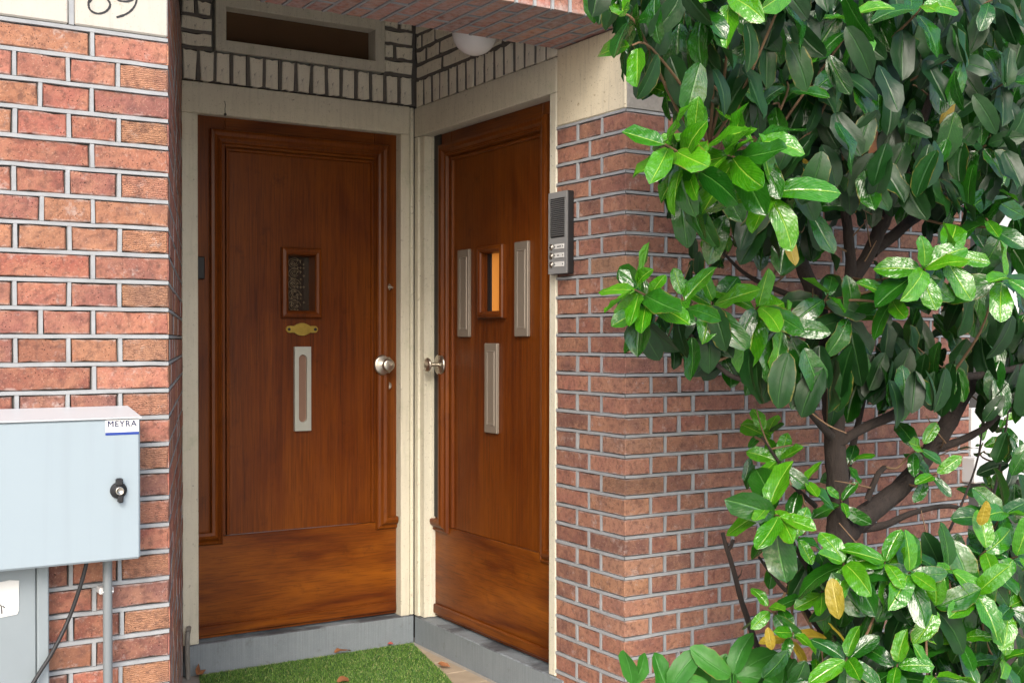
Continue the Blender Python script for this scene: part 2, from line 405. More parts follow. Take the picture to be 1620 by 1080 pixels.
_bm = {}
def brick_mesh(L, H, r, mats, wob=.0012, dep=.03):
    """one pressed brick, face at y=0 looking to -y, 48 triangles; a few variants per size are shared"""
    key = (round(L, 2), round(H, 3), r.randrange(6), mats.name, wob)
    if key in _bm: return _bm[key]
    n = 5; o = []
    for i in range(n): o.append((-L/2 + L * i / (n - 1) , H/2))
    for i in range(n): o.append((L/2 - L * i / (n - 1), -H/2))
    o = [(x + r.uniform(-wob, wob), z + r.uniform(-wob, wob)) for x, z in o]
    vs = [(x, dep, z) for x, z in o]
    vs += [(x, .0025 + r.uniform(0, .0012), z) for x, z in o]
    vs += [(x * (1 - .007 / L * 1.0), r.uniform(0, .0008), z * (1 - .005 / H)) for x, z in o]
    m = len(o); fs = []
    for q in (0, 1):
        for i in range(m): j = (i + 1) % m; fs.append((q*m+i, q*m+j, (q+1)*m+j, (q+1)*m+i))
    for i in range(n - 1): fs.append((2*m+i, 2*m+i+1, 2*m+m-2-i, 2*m+m-1-i))
    me = bpy.data.meshes.new('brick'); me.from_pydata(vs, [], fs); me.update()
    bm = bmesh.new(); bm.from_mesh(me); bmesh.ops.recalc_face_normals(bm, faces=bm.faces); bm.to_mesh(me); bm.free()
    me.materials.append(mats); _bm[key] = me
    return me

def put_brick(parent, L, H, loc, ax, r, mat, dark=1.0, wob=.0012, tiltr=.004, col=None, vert=False):
    """ax: direction (unit x,y) along which the course runs; the face looks to the right hand of it (-y for +x)"""
    me = brick_mesh(H if vert else L, L if vert else H, r, mat, wob) if not vert else brick_mesh(L, H, r, mat, wob)
    o = bpy.data.objects.new('brick', me); COL.objects.link(o); o.parent = parent
    ang = math.atan2(ax[1], ax[0])
    n = Vector((ax[1], -ax[0], 0))
    p = Vector(loc) + n * r.uniform(-.0030, .0008)
    o.matrix_local = Matrix.Translation(p) @ Matrix.Rotation(ang + r.uniform(-tiltr, tiltr), 4, 'Z') @ Matrix.Rotation(r.uniform(-.006, .006), 4, 'Y')
    o.color = (*(col or tint(r, dark, .55 if parent.name == 'brick_wall.001' else 0.0)), 1)
    return o

def ribbon(mb, p0, p1, width, face, vertical, r, proud=.0015, step=.045):
    """slightly wavy pointed joint; p0->p1, face = outward normal (unit)"""
    p0, p1, f = Vector(p0), Vector(p1), Vector(face); d = p1 - p0; n = max(1, int(d.length / step)); t = d.normalized()
    s = t.cross(f).normalized(); vs = []
    for i in range(n + 1):
        c = p0 + d * (i / n) + f * (proud + r.uniform(-.0006, .0006))
        a = width / 2 * (1 + r.uniform(-.12, .12)); b = width / 2 * (1 + r.uniform(-.12, .12)); j = r.uniform(-.0006, .0006)
        vs += [c + s * (a + j + .0006) - f * .012, c + s * (a + j), c - s * (b - j), c - s * (b - j + .0006) - f * .012]
    fs = []
    for i in range(n):
        for q in range(3): fs.append((i*4+q, i*4+q+1, (i+1)*4+q+1, (i+1)*4+q))
    mb.add(vs, fs)

# ------------------------------------------------------------------ left wall
JW, RW = .0140, .0088
lw = thing('brick_wall', 'red brick wall with a grey meter box, left of the porch, painted stone on top', 'wall', (XL, YF, 0))
def L_(v): return Vector(v) - Vector((XL, YF, 0))
r = random.Random(11)
pitch = .0685
core = MB()
core.prism([(-6, YF + .010), (XL - .009, YF + .010), (XL - .009 + .012, YF + .03), (1.279, YB - .004), (1.279, YB + .3), (-6, YB + .3)], -.05, 6, 'xy')
core.build('wall_core', MT['bed'], lw, loc=-Vector((XL, YF, 0)))
mo = MB(); rows = 30
NL = 0
def shades(r, i):  # occasional dark or sooty brick
    return r.choice([1, 1, 1, 1.05, .95, .9, 1.1, .8])
for k in range(rows):
    zt = 2.06 - k * pitch; zc = zt - pitch / 2; H = pitch - JW
    js = [XL]
    if k % 2 == 0:
        js += [.643] + ([.523, .403] if (k // 2) % 2 else [.403]); x = .403
        while x > -.1: x -= .24 if r.random() < .7 else .12; js.append(x)
    else:
        x = XL
        while x > -.1: x -= .1215; js.append(x)
    js = [j + (r.uniform(-.003, .003) if 0 < q else 0) for q, j in enumerate(js)]
    for q in range(len(js) - 1):
        a, b = js[q + 1] + JW / 2, js[q] - (JW / 2 if q else 0)
        comb = (q == 0 and k % 2 == 1)
        put_brick(lw, b - a, H, L_(((a + b) / 2, YF, zc)), (1, 0), r, MT['brick_comb'] if comb else MT['brick'], shades(r, q), .0023,
                  col=tuple(c * r.uniform(.95, 1.1) for c in (.335, .155, .092)) if comb else None)
        if q: ribbon(mo, L_((js[q], YF, zc - H / 2 - .002)), L_((js[q], YF, zc + H / 2 + .002)), RW, (0, -1, 0), True, r)
    ribbon(mo, L_((-.15, YF, zt)), L_((XL - .001, YF, zt)), RW, (0, -1, 0), False, r, .002)
# splayed return (seen almost edge on): its courses are small in view, joined
P0, P1 = Vector((XL, YF, 0)), Vector((1.2915, YB, 0)); dv = (P1 - P0); LN = dv.length; dv.normalize(); fn = Vector((dv.y, -dv.x, 0))
sp = MB(); tints = []
for k in range(rows + 6):
    zt = 2.06 + 6 * pitch - k * pitch; zc = zt - pitch / 2; H = pitch - JW
    x = .004; q = 0
    while x < LN - .03:
        L = min((.115 if (k % 2 and q == 0) else .235) , LN - x)
        a = P0 + dv * (x + JW / 2 * (q > 0)); b = P0 + dv * (x + L - JW / 2)
        o_ = r.uniform(-.002, .001)
        vs = [a + fn * o_, b + fn * o_, b - fn * .03, a - fn * .03]
        n0 = len(sp.f); vv = [L_(p + Vector((0, 0, zc - H / 2))) for p in vs] + [L_(p + Vector((0, 0, zc + H / 2))) for p in vs]
        sp.add(vv, [(0,1,2,3),(4,7,6,5),(0,4,5,1),(1,5,6,2),(2,6,7,3),(3,7,4,0)])
        tints += [tint(r, 1.15)] * 24
        if q: ribbon(mo, L_(P0 + dv * x + Vector((0, 0, zc - H / 2))), L_(P0 + dv * x + Vector((0, 0, zc + H / 2))), RW * .8, fn, True, r, -.0006)
        x += L; q += 1
    ribbon(mo, L_(P0 + dv * .002 + Vector((0, 0, zt))), L_(P1 - dv * .003 + Vector((0, 0, zt))), RW * .8, fn, False, r, -.0004)
spo = sp.build('brick', MT['brick_many'], lw); spo['kind'] = 'stuff'
ca = spo.data.color_attributes.new('tint', 'BYTE_COLOR', 'CORNER')
ca.data.foreach_set('color', np.array([(*t, 1) for t in tints], np.float32).ravel())
mo.build('mortar', MT['mortar'], lw)
# painted stone blocks above
for a, b in ((-.6, .586), (.600, XL - .0005)):
    s_ = MB(); s_.bbox(L_((a, YF - .004, 2.067)), L_((b, YF + .2, 2.42)), .004)
    st = s_.build('stone_block', MT['white_stone'], lw)
ribm = MB(); ribbon(ribm, L_((.593, YF - .003, 2.066)), L_((.593, YF - .003, 2.42)), .011, (0, -1, 0), True, r, .001); ribm.build('mortar', MT['mortar'], lw)
# hand painted house number 69 on the stone
def stroke(mb, pts, wd, Y):
    pts = [Vector(p) for p in pts]; vs = []; n = len(pts)
    for i, p in enumerate(pts):
        t = (pts[min(i + 1, n - 1)] - pts[max(i - 1, 0)]).normalized(); s = Vector((-t.z, 0, t.x))
        wv = wd * rnd.uniform(.8, 1.15)
        vs += [p + s * wv / 2, p - s * wv / 2]
    q = [v + Vector((0, -.0007, 0)) for v in vs]
    mb.add([L_(v) for v in q], [(2*i, 2*i+1, 2*i+3, 2*i+2) for i in range(n - 1)])
def curve(pts, n=5):
    out = []
    P = [Vector(p) for p in pts]
    for i in range(len(P) - 1):
        p0, p1, p2, p3 = P[max(i-1, 0)], P[i], P[i+1], P[min(i+2, len(P)-1)]
        for k in range(n):
            t = k / n
            out.append(.5 * ((2*p1) + (p2-p0)*t + (2*p0-5*p1+4*p2-p3)*t*t + (3*p1-p0-3*p2+p3)*t**3))
    return out + [P[-1]]
six = [(176, -62), (158, -45), (146, -22), (141, 0), (140, 9), (143, 16.5), (149.5, 20.8), (157, 22), (166, 19.5), (172, 14), (174.2, 7.5), (171, 1), (165, -5), (156, -8), (147, -4), (141.5, 4)]
nine = [(215, -14), (204, -28), (192, -30), (183, -22), (181, -9), (186, 0), (194, 2.4), (204, 2.2), (213, -3), (216, -12), (216, 0), (213.5, 9), (207, 17.5), (197, 24), (184, 28)]
for pts in (six, nine):
    m_ = MB(); stroke(m_, curve([at(x, y, YF - .004) for x, y in pts]), .0055, YF); m_.build('numeral', MT['ink'], st)

# ------------------------------------------------------------------ right wall: porch pillar and facade
rw = thing('brick_wall', 'red brick wall and porch corner behind the laurel shrub, right of the doors', 'wall', (XS, YF, 0))
OR = Vector((XS, YF, 0))
def R_(v): return Vector(v) - OR
r = random.Random(23)
pitch = .0656; H = pitch - JW
core = MB()
core.box((XS + .010, YF + .012, -.05), (9, 3.43, 6)); core.box((XS + .011, 3.429, 2.5), (2.9, 5.5, 6)); core.box((XS + .09, 3.429, -.05), (2.9, 3.46, 2.5)); core.box((2.235, YB + .10, -.05), (2.9, YB + .5, 2.6))
core.build('wall_core', MT['bed'], rw, loc=-OR)
XE = 4.012
mo = MB(); cand = []
for k in range(32):
    zt = ZT - .006 - k * pitch; zc = zt - pitch / 2
    A = k % 2 == 1
    lx, ly = (.106, .200) if A else (.166, .131)
    b = MB(); w_ = .0012
    b.bbox((0, 0, zc - H / 2), (lx - JW / 2, ly - JW / 2, zc + H / 2), .0022)
    vs = []
    for v in b.v: vs.append((v[0] + r.uniform(-w_, w_), v[1] + r.uniform(-w_, w_), v[2] + r.uniform(-w_, w_)))
    b.v = vs
    o = b.build('brick', MT['brick'] if A else MT['brick_comb'] if r.random() < .3 else MT['brick'], rw); o.color = (*(tuple(c * r.uniform(.9, 1.1) for c in (.30, .148, .098)) if r.random() < .6 else tint(r, .95, .5)), 1)
    # side facing the porch
    js = [YF + ly] + ([3.400] if A else [3.271, 3.400])
    for q in range(len(js) - 1):
        a, c_ = js[q] + JW / 2, js[q + 1] - (JW / 2 if q < len(js) - 2 else .001)
        put_brick(rw, c_ - a, H, R_((XS, (a + c_) / 2, zc)), (0, -1), r, MT['brick'], 1.0 * shades(r, q), .0019)
    for y in js[:-1]: ribbon(mo, R_((XS, y, zc - H / 2 - .002)), R_((XS, y, zc + H / 2 + .002)), RW, (-1, 0, 0), True, r)
    ribbon(mo, R_((XS, 3.399, zt)), R_((XS - .001, YF - .001, zt)), RW, (-1, 0, 0), False, r, .0015)
    # facade
    x = XS + lx; js = [x]
    if A: step = lambda i: .1195
    else:
        ofs = (k // 2) % 2
        step = (lambda i: .24 if r.random() < .9 else .12) if not ofs else (lambda i: .12 if i == 0 else (.24 if r.random() < .85 else .12))
    i = 0
    while x < XE - .03:
        x = min(x + step(i), XE); i += 1
        js.append(x if XE - x > .05 else XE)
        if js[-1] == XE: break
    for q in range(len(js) - 1):
        a, c_ = js[q] + JW / 2, js[q + 1] - JW / 2 * (js[q + 1] < XE)
        if c_ - a < .02: continue
        cand.append(((a + c_) / 2, c_ - a, zc))
    for x in js[:-1]: ribbon(mo, R_((x, YF, zc - H / 2 - .002)), R_((x, YF, zc + H / 2 + .002)), RW, (0, -1, 0), True, r)
    ribbon(mo, R_((XS - .001, YF, zt)), R_((XE, YF, zt)), RW, (0, -1, 0), False, r, .0015)
cand.sort(key=lambda c: c[0])
NIND = 208
for x, L, zc in cand[:NIND]:
    put_brick(rw, L, H, R_((x, YF, zc)), (1, 0), r, MT['brick'], .92 * shades(r, 0), .0019)
far = MB(); tints = []
def far_brick(x, L, zc, X0=0):
    n0 = len(far.f); o_ = r.uniform(-.001, .0012)
    far.bbox(R_((x - L / 2, YF + o_, zc - H / 2)), R_((x + L / 2, YF + .03, zc + H / 2)), .0022)
    t_ = tint(r, .92, .5); tints.extend([t_] * sum(len(f) for f in far.f[n0:]))
for x, L, zc in cand[NIND:]: far_brick(x, L, zc)
# courses above the stone band and beyond the window, mostly behind leaves
for k in range(30):
    zc = 2.36 + k * pitch
    x = XS + .3 + (.12 if k % 2 else 0)
    while x < 5.4: far_brick(x + .117, .2275, zc); x += .24
fo = far.build('brick', MT['brick_many'], rw); fo['kind'] = 'stuff'
ca = fo.data.color_attributes.new('tint', 'BYTE_COLOR', 'CORNER')
ca.data.foreach_set('color', np.array([(*t, 1) for t in tints], np.float32).ravel())
mo.build('mortar', MT['mortar'], rw)
# rendered stone under the lintel end, raw on the street side
s_ = MB(); s_.bbox(R_((XS - .001, YF + .003, ZT)), R_((XS + .2, 3.397, 2.312)), .004); s_.build('stone_block', MT['cream_stone'], rw)
s_ = MB(); s_.bbox(R_((XS + .0035, YF - .003, ZT + .001)), R_((XS + .62, YF + .0025, 2.311)), .001); s_.build('stone_facing', MT['grey_stone'], rw)

# ------------------------------------------------------------------ brick lintel over the opening
lt = thing('brick_lintel', 'brick lintel spanning the porch opening, seen from below above both doors', 'lintel', (XL, YF, 2.316))
OL = Vector((XL, YF, 2.316)); r = random.Random(5)
c_ = MB(); c_.box((0.0, .010, .010), (XS - XL + .3, .392, 3.6)); c_.build('wall_core', MT['bed'], lt)
mo = MB(); p = .0655; n = int((XS - XL + .29) / p)
for i in range(n):
    x0 = i * p + JW / 2; x1 = (i + 1) * p - JW / 2
    if x0 < XS - XL and x1 > XS - XL - .004 : x1 = min(x1, XS - XL - .001) if x1 - (XS - XL) < .03 else x1
    segs = [.2, .2] if i % 2 else [.1, .2, .1]
    y = 0
    for q, L in enumerate(segs):
        a = y + (JW / 2 if q else 0); b = y + L - (JW / 2 if q < len(segs) - 1 else 0)
        m_ = MB(); m_.bbox((x0, a, r.uniform(-.001, .001)), (x1, b, .21 if q == 0 else .05), .0022)
        m_.v = [(v[0] + r.uniform(-.001, .001), v[1] + r.uniform(-.001, .001), v[2] + r.uniform(-.001, .001)) for v in m_.v]
        o = m_.build('brick', MT['brick'], lt); o.color = (*tint(r, 1.45), 1)
        if q: ribbon(mo, (x0 - .002, y, 0), (x1 + .002, y, 0), RW, (0, 0, -1), True, r)
        y += L
    ribbon(mo, (i * p, -.001, 0), (i * p, .4, 0), RW, (0, 0, -1), True, r)
    ribbon(mo, (i * p, 0, 0), (i * p, 0, .21), RW, (0, -1, 0), True, r)
mo.build('mortar', MT['mortar'], lt)
# stretcher courses of the facade above the lintel carry on out of the frame as plain wall
ceil = MB(); ceil.box((XL + .2, 3.41, 2.78), (XS + .02, YB + .02, 2.86))
co = ceil.build('porch_ceiling', paint_mat('ceiling_paint', (.62, .58, .48), amount=.3)); co['kind'] = 'structure'

# ------------------------------------------------------------------ painted brick over the doors
def pbrick(parent, L, Hh, loc, ax, r):
    return put_brick(parent, L, Hh, loc, ax, r, MT['cream_brick'], wob=.0042)
r = random.Random(31)
JD, RD = .0155, .0125
bw = thing('painted_brick_wall', 'cream painted brick around the small transom window, above the front facing door', 'wall', (1.29, YB, 2.30))
OB = Vector((1.29, YB, 2.30))
sw = thing('painted_brick_wall', 'cream painted brick above the right side door, behind the white globe lamp', 'wall', (XS, YB, 2.29))
OSW = Vector((XS, YB, 2.29))
c_ = MB(); c_.box((0, .013, .002), (.125, .28, .6)); c_.box((.855, .013, .002), (1.2, .28, .6)); c_.box((.125, .013, .002), (.855, .28, .118)); c_.box((.125, .013, .335), (.855, .28, .6)); c_.build('wall_core', MT['dark_mortar'], bw)
mo = MB(); p = (XS - 1.29 - .004) / 15
for i in range(15):
    pbrick(bw, p - JD, .118 - .006, Vector(((i + .5) * p, 0, .060)), (1, 0), r)
    if i: ribbon(mo, (i * p, 0, .004), (i * p, 0, .122), RD, (0, -1, 0), True, r, -.0035, .02)
def courses(parent, x0, x1, z0, n, org, ax, mo, fn, cuts, closed_r=True):
    zp = .063
    for k in range(n):
        zc = z0 + zp * (k + .5); cs = [x0] + [c for c in cuts[k % len(cuts)] if x0 < c < x1] + [x1]
        for q in range(len(cs) - 1):
            a = cs[q] + (JD / 2 if q else .004); b = cs[q + 1] - (JD / 2 if q < len(cs) - 2 else .006)
            m_ = (a + b) / 2
            pbrick(parent, b - a, zp - JD, Vector((m_ * ax[0], m_ * ax[1], zc)), ax, r)
            if q: ribbon(mo, (cs[q] * ax[0], cs[q] * ax[1], zc - zp / 2), (cs[q] * ax[0], cs[q] * ax[1], zc + zp / 2), RD, fn, True, r, -.0035, .02)
        z = z0 + zp * k
        ribbon(mo, (x0 * ax[0], x0 * ax[1], z), (x1 * ax[0], x1 * ax[1], z), RD, fn, False, r, -.003, .03)
courses(bw, 0, .122, .125, 7, None, (1, 0), mo, (0, -1, 0), [[], [], [.06]])
courses(bw, .860, .9965, .125, 7, None, (1, 0), mo, (0, -1, 0), [[], [.91], [], [.93]])
courses(bw, .122, .860, .345, 3, None, (1, 0), mo, (0, -1, 0), [[.24, .48, .72], [.12, .36, .6]])
mo.build('mortar', MT['dark_mortar'], bw)
c_ = MB(); c_.box((.013, -1.10, .002), (.3, .0, .6)); c_.build('wall_core', MT['dark_mortar'], sw)
mo = MB(); p = 1.086 / 15
for i in range(15):
    pbrick(sw, p - JD, .112 - .004, Vector((0, -(i + .5) * p - .006, .056)), (0, -1), r)
    ribbon(mo, (0, -i * p - .006, .004), (0, -i * p - .006, .118), RD, (-1, 0, 0), True, r, -.0035, .02)
courses(sw, .010, 1.092, .118, 7, None, (0, -1), mo, (-1, 0, 0), [[.24, .48, .72, .96], [.1, .22, .46, .7, .94], [.06, .18, .42, .66, .9]])
mo.build('mortar', MT['dark_mortar'], sw)

# transom window
tw = thing('transom_window', 'small dark transom window in a cream frame above the front facing door', 'window', (1.421, YB, 2.425))
fr = MB(); W_, H_ = .723, .205
fw = .042
fr.sweep([(fw/2, fw/2), (fw/2, H_ - fw/2 + .01), (W_ - fw/2, H_ - fw/2 + .01), (W_ - fw/2, fw/2)], [(-fw/2, -.05), (-fw/2, .012), (fw/2 - .002, .012), (fw/2, .010), (fw/2, -.06)], True)
fr.build('frame', MT['cream'], tw)
pn = MB(); pn.box((.035, .058, .035), (W_ - .035, .064, H_ - .02)); pn.build('glass_pane', MT['pane_brown'], tw)

# ------------------------------------------------------------------ door frames
DR = .045
def frame_thing(label, loc, rz): return thing('door_frame', label, 'door frame', loc, rz)
fb = frame_thing('cream painted timber frame around the front facing door', (1.29, YB, .115), 0)
m = MB(); m.bbox((0, 0, 0), (.0635, .12, 2.06), .003); m.build('post', MT['cream'], fb)
m = MB(); m.bbox((.937, 0, 0), (.978, .12, 2.06), .003); m.build('post', MT['cream'], fb)
m = MB(); m.box((.9775, .012, 0), (.9835, .12, 2.178)); m.bbox((.9835, .004, 0), (1.0005, .12, 2.178), .003); m.build('corner_strip', MT['cream'], fb)
m = MB(); m.bbox((0, -.001, 2.0605), (.9785, .12, 2.180), .003); m.build('head', MT['cream'], fb)
m = MB(); m.lathe([(.0001, 0), (.0055, 0), (.0058, .004), (.0001, .006)], 12, 'y', (.170, -.001, 2.064)); m.tube([(.170, -.004, 2.068), (.1695, -.003, 2.085), (.1715, -.003, 2.100), (.169, -.002, 2.116)], .0012, 5); m.build('nail', MT['ink'], fb)
fs_ = frame_thing('cream painted timber frame around the right side door', (XS, YB, .115), -math.pi / 2)
# local x runs towards the street (world -y), local y into the wall (world +x)
def prof_post(mb, pts, z0, z1): mb.prism(pts, z0, z1, 'xy')
m = MB(); prof_post(m, [(.0, .001), (.029, .001), (.031, .012), (.067, .012), (.069, .014), (.069, .044), (.0735, .046), (.0735, .10), (0, .10)], 0, 2.048); m.build('post', MT['cream'], fs_)
m = MB(); m.bbox((1.047, -.001, 0), (1.0885, .12, 2.05), .003); m.build('post', MT['cream'], fs_)
m = MB(); m.bbox((.002, -.002, 2.0505), (1.0885, .12, 2.173), .003); m.build('head', MT['cream'], fs_)

# thresholds
tb = MB(); tb.bbox((1.296, YB - .001, -.02), (XS - .002, YB + .16, .115), .004)
o = tb.build('stone_threshold', MT['bluestone'], loc=(0, 0, 0)); tag(o, 'grey bluestone threshold under the front facing door', 'threshold')
tb = MB(); tb.bbox((XS - .0005, 3.352, -.02), (XS + .16, YB - .003, .112), .004)
o = tb.build('stone_threshold', MT['bluestone']); tag(o, 'grey bluestone threshold with a black stain under the right side door', 'threshold')

# ------------------------------------------------------------------ doors
def ring_plate(mb, x0, x1, z0, z1, hole, y0, y1):
    """rectangular plate with a rectangular hole; front at y0"""
    hx0, hx1, hz0, hz1 = hole
    xs = [x0, hx0, hx1, x1]; zs = [z0, hz0, hz1, z1]
    for i in range(3):
        for j in range(3):
            if i == 1 and j == 1: continue
            mb.box((xs[i], y0, zs[j]), (xs[i + 1], y1, zs[j + 1]))
def stadium_plate(mb, x0, x1, z0, z1, sx0, sx1, sz0, sz1, y0, y1):
    """plate with a stadium slot: outline and slot bridged"""
    rr = (sx1 - sx0) / 2; cx = (sx0 + sx1) / 2; inner = []; N = 12
    for k in range(N + 1):
        a = math.pi - math.pi * k / N; inner.append((cx + rr * math.cos(a), sz1 - rr + rr * math.sin(a)))
    for k in range(N + 1):
        a = -math.pi * k / N; inner.append((cx + rr * math.cos(a), sz0 + rr + rr * math.sin(a)))
    outer = []
    for x, z in inner:
        if z > (sz0 + sz1) / 2: outer.append((x0 + (x1 - x0) * (x - sx0) / (sx1 - sx0), z1))
        else: outer.append((x0 + (x1 - x0) * (x - sx0) / (sx1 - sx0), z0))
    n = len(inner)
    vs = [(x, y0, z) for x, z in outer] + [(x, y0, z) for x, z in inner] + [(x, y1, z) for x, z in inner] + [(x, y1, z) for x, z in outer]
    fs = []
    for i in range(n):
        j = (i + 1) % n
        fs += [(i, j, n + j, n + i), (n + i, n + j, 2*n + j, 2*n + i), (3*n + i, 3*n + j, j, i)]
    mb.add(vs, fs)

MOULD = [(-.024, -.004), (-.027, .016), (-.024, .0255), (-.013, .0275), (-.001, .024), (.008, .0135), (.014, .0105), (.0165, .0135), (.0215, .0125), (.0245, .008), (.027, .001), (.027, -.004)]
BEAD = [(-.015, -.012), (-.0105, -.012), (-.010, .003), (-.006, .005), (-.001, .0045), (.002, .001), (.004, -.007), (.0045, -.016), (.009, -.017)]

def build_door(name, label, loc, rz, W, ml, mr, mtop, pl, pr, ptop, pbot, foot, win, win_in, top, bottom, wd_=.06):
    d = thing(name, label, 'door', loc, rz)
    H0 = bottom
    hx0, hx1, hz0, hz1 = win_in
    g = .0
    m = MB(); m.bbox((0, 0, pbot + .002), (pl - .0145, .045, top), .002); m.box((pl - .0145, .0115, pbot + .002), (pl, .045, ptop + .014)); m.build('stile', MT['wood'], d)
    m = MB(); m.bbox((pr + .0145, 0, pbot + .002), (W, .045, top), .002); m.box((pr, .0115, pbot + .002), (pr + .0145, .045, ptop + .014)); m.build('stile', MT['wood'], d)
    m = MB(); m.bbox((pl - .0140, .0005, ptop + .0145), (pr + .0140, .045, top), .002); m.box((pl + .0005, .0118, ptop), (pr - .0005, .045, ptop + .0145)); m.build('top_rail', MT['wood_h'], d)
    m = MB(); m.bbox((0, .0005, H0), (W, .045, pbot), .002); m.build('bottom_rail', MT['wood_h'], d)
    m = MB(); m.bbox((.004, -.011, H0 + .012), (W - .004, .0, H0 + .052), .004); m.build('weather_board', MT['wood_h'], d)
    m = MB(); ring_plate(m, pl, pr, pbot + .0025, ptop, win_in, .006, .03); m.build('panel', MT['wood'], d)
    m = MB(); m.sweep([(pl - .001, pbot + .003), (pl - .001, ptop), (pr + .001, ptop), (pr + .001, pbot + .003)], BEAD, False, 0.0)
    m.build('bead', MT['wood'], d)
    zf0, zf1 = foot; zc = (zf0 + zf1) / 2
    m = MB(); m.sweep([(.003, zc), (ml, zc), (ml, mtop), (mr, mtop), (mr, zc), (W - .003, zc)], MOULD, False, 0.0)
    m.build('moulding', MT['wood'], d)
    # small window
    wx0, wx1, wz0, wz1 = win
    f = MB(); t = (hx0 - wx0)
    f.sweep([(wx0 + t/2, wz0 + t/2), (wx0 + t/2, wz1 - t/2), (wx1 - t/2, wz1 - t/2), (wx1 - t/2, wz0 + t/2)],
            [(-t/2, -.008), (-t/2, .010), (-t/2 + .004, .016), (0, .019), (t/2 - .007, .014), (t/2 - .003, .009), (t/2, -wd_)], True)
    fr = f.build('window_frame', MT['wood'], d)
    return d, fr

d1, f1 = build_door('front_door', 'varnished wood door facing the street, with one pale letter slot and a brass plate', (1.353, YB + DR, 0), 0,
    .874, .084, .802, 2.099, .137, .756, 2.047, .520, (.489, .543), (.353, .527, 1.388, 1.674), (.385, .508, 1.413, 1.647), 2.19, .122)
d2, f2 = build_door('front_door', 'varnished wood door on the right side, with three letter plates around its window', (XS + .063, 4.4195, 0), -math.pi / 2,
    .975, .097, .862, 2.090, .158, .821, 2.046, .512, (.484, .540), (.380, .575, 1.384, 1.669), (.410, .547, 1.408, 1.645), 2.19, .120, .02)
# panes
m = MB(); m.box((.38, .054, 1.40), (.515, .060, 1.66)); m.build('glass_pane', MT['pane_dark'], f1)
m = MB(); rr_ = random.Random(3)   # ornamental grille behind the pane of the first door
gx0, gx1, gz0, gz1 = .388, .474, 1.416, 1.640
for k in range(5):
    cx, cz = (gx0 + gx1) / 2, gz0 + .024 + k * .044
    for rad, ph in ((.021, 0), (.013, 1), (.007, 2)):
        m.tube([(cx + rad * math.cos(2*math.pi*i/14 + ph) * 1.25, .0505, cz + rad * math.sin(2*math.pi*i/14 + ph)) for i in range(12)], .0016, 5, False)
for q in range(7):
    for k in range(14):
        if rr_.random() < .55: continue
        x, z = gx0 + q * .0135 + .003, gz0 + k * .0158 + .006
        m.tube([(x - .005, .051, z), (x + .005, .051, z)], .0014, 4); m.tube([(x, .051, z - .005), (x, .051, z + .005)], .0014, 4)
m.build('glass_ornament', simple('patinated_ornament', (.21, .165, .105), .4, .2, 200, .3, 30, .7), f1)
m = MB(); m.box((.405, .017, 1.40), (.424, .022, 1.65)); m.build('glass_pane', MT['pane_dark'], f2)
m = MB(); m.box((.4245, .013, 1.405), (.4455, .022, 1.648)); m.build('glazing_bar', MT['black'], f2)
em = NT('lamplit_hall'); em.fin((.6, .25, .05), .5); em.i(em.b, 'Emission Color', (1.0, .34, .055)); em.i(em.b, 'Emission Strength', .13)
m = MB(); m.box((.446, .018, 1.40), (.552, .022, 1.65)); m.build('lit_pane', em.m, f2)

def knob(parent, x, z, y0, flat):
    m = MB(); m.lathe([(.0001, 0), (.043, 0), (.044, .002), (.043, .007), (.036, .0105), (.016, .0115), (.013, .014)], 40, 'y', (x, y0, z))
    ro = m.build('rose', MT['nickel'], parent)
    m = MB()
    if not flat: m.lathe([(.011, .010), (.011, .030), (.020, .036), (.0265, .044), (.0275, .052), (.025, .059), (.019, .062), (.0001, .063)], 40, 'y', (x, y0, z))
    else: m.lathe([(.009, .010), (.008, .036), (.012, .048), (.026, .056), (.030, .060), (.0295, .064), (.024, .0665), (.0001, .067)], 40, 'y', (x, y0, z))
    m.build('knob', MT['nickel'], ro)
knob(d1, .803, 1.192, -.017, False); knob(d2, .080, 1.195, -.017, True)
def cylinder_lock(parent, x, z, y0):
    m = MB(); m.lathe([(.0001, 0), (.0175, 0), (.0178, .002), (.0165, .006), (.012, .0075), (.0118, .006), (.0001, .0062)], 24, 'y', (x, y0, z)); c = m.build('lock_cylinder', MT['alu'], parent)
    k = MB(); k.box((x - .0016, y0 - .0072, z - .007), (x + .0016, y0 - .0050, z + .002)); k.lathe([(.0001, .0050), (.0036, .0050), (.0036, .0073), (.0001, .0073)], 12, 'y', (x, y0, z + .003)); k.build('keyhole', MT['black'], c)
cylinder_lock(d1, .826, 1.103, -.012); cylinder_lock(d2, .085, 1.098, -.012)
m = MB(); m.lathe([(.0001, 0), (.016, 0), (.0165, .003), (.013, .008), (.008, .010), (.0001, .011)], 24, 'y', (.824, -.016, 1.524)); c = m.build('night_latch', MT['alu'], d1)
m = MB(); m.tube([(.824, -.022, 1.524), (.834, -.030, 1.523), (.842, -.031, 1.520)], [.006, .0055, .004], 10); m.build('latch_turn', MT['alu'], c)
m = MB(); stadium_plate(m, .409, .480, .925, 1.270, .4265, .4625, .960, 1.238, -.009, .006); o = m.build('letter_plate', MT['pale_plate'], d1)
m = MB(); m.box((.425, .0042, .956), (.464, .0059, 1.242)); m.build('flap', simple('worn_flap', (.24, .145, .105), .4, 0, 100, .1, 20, .5), o)
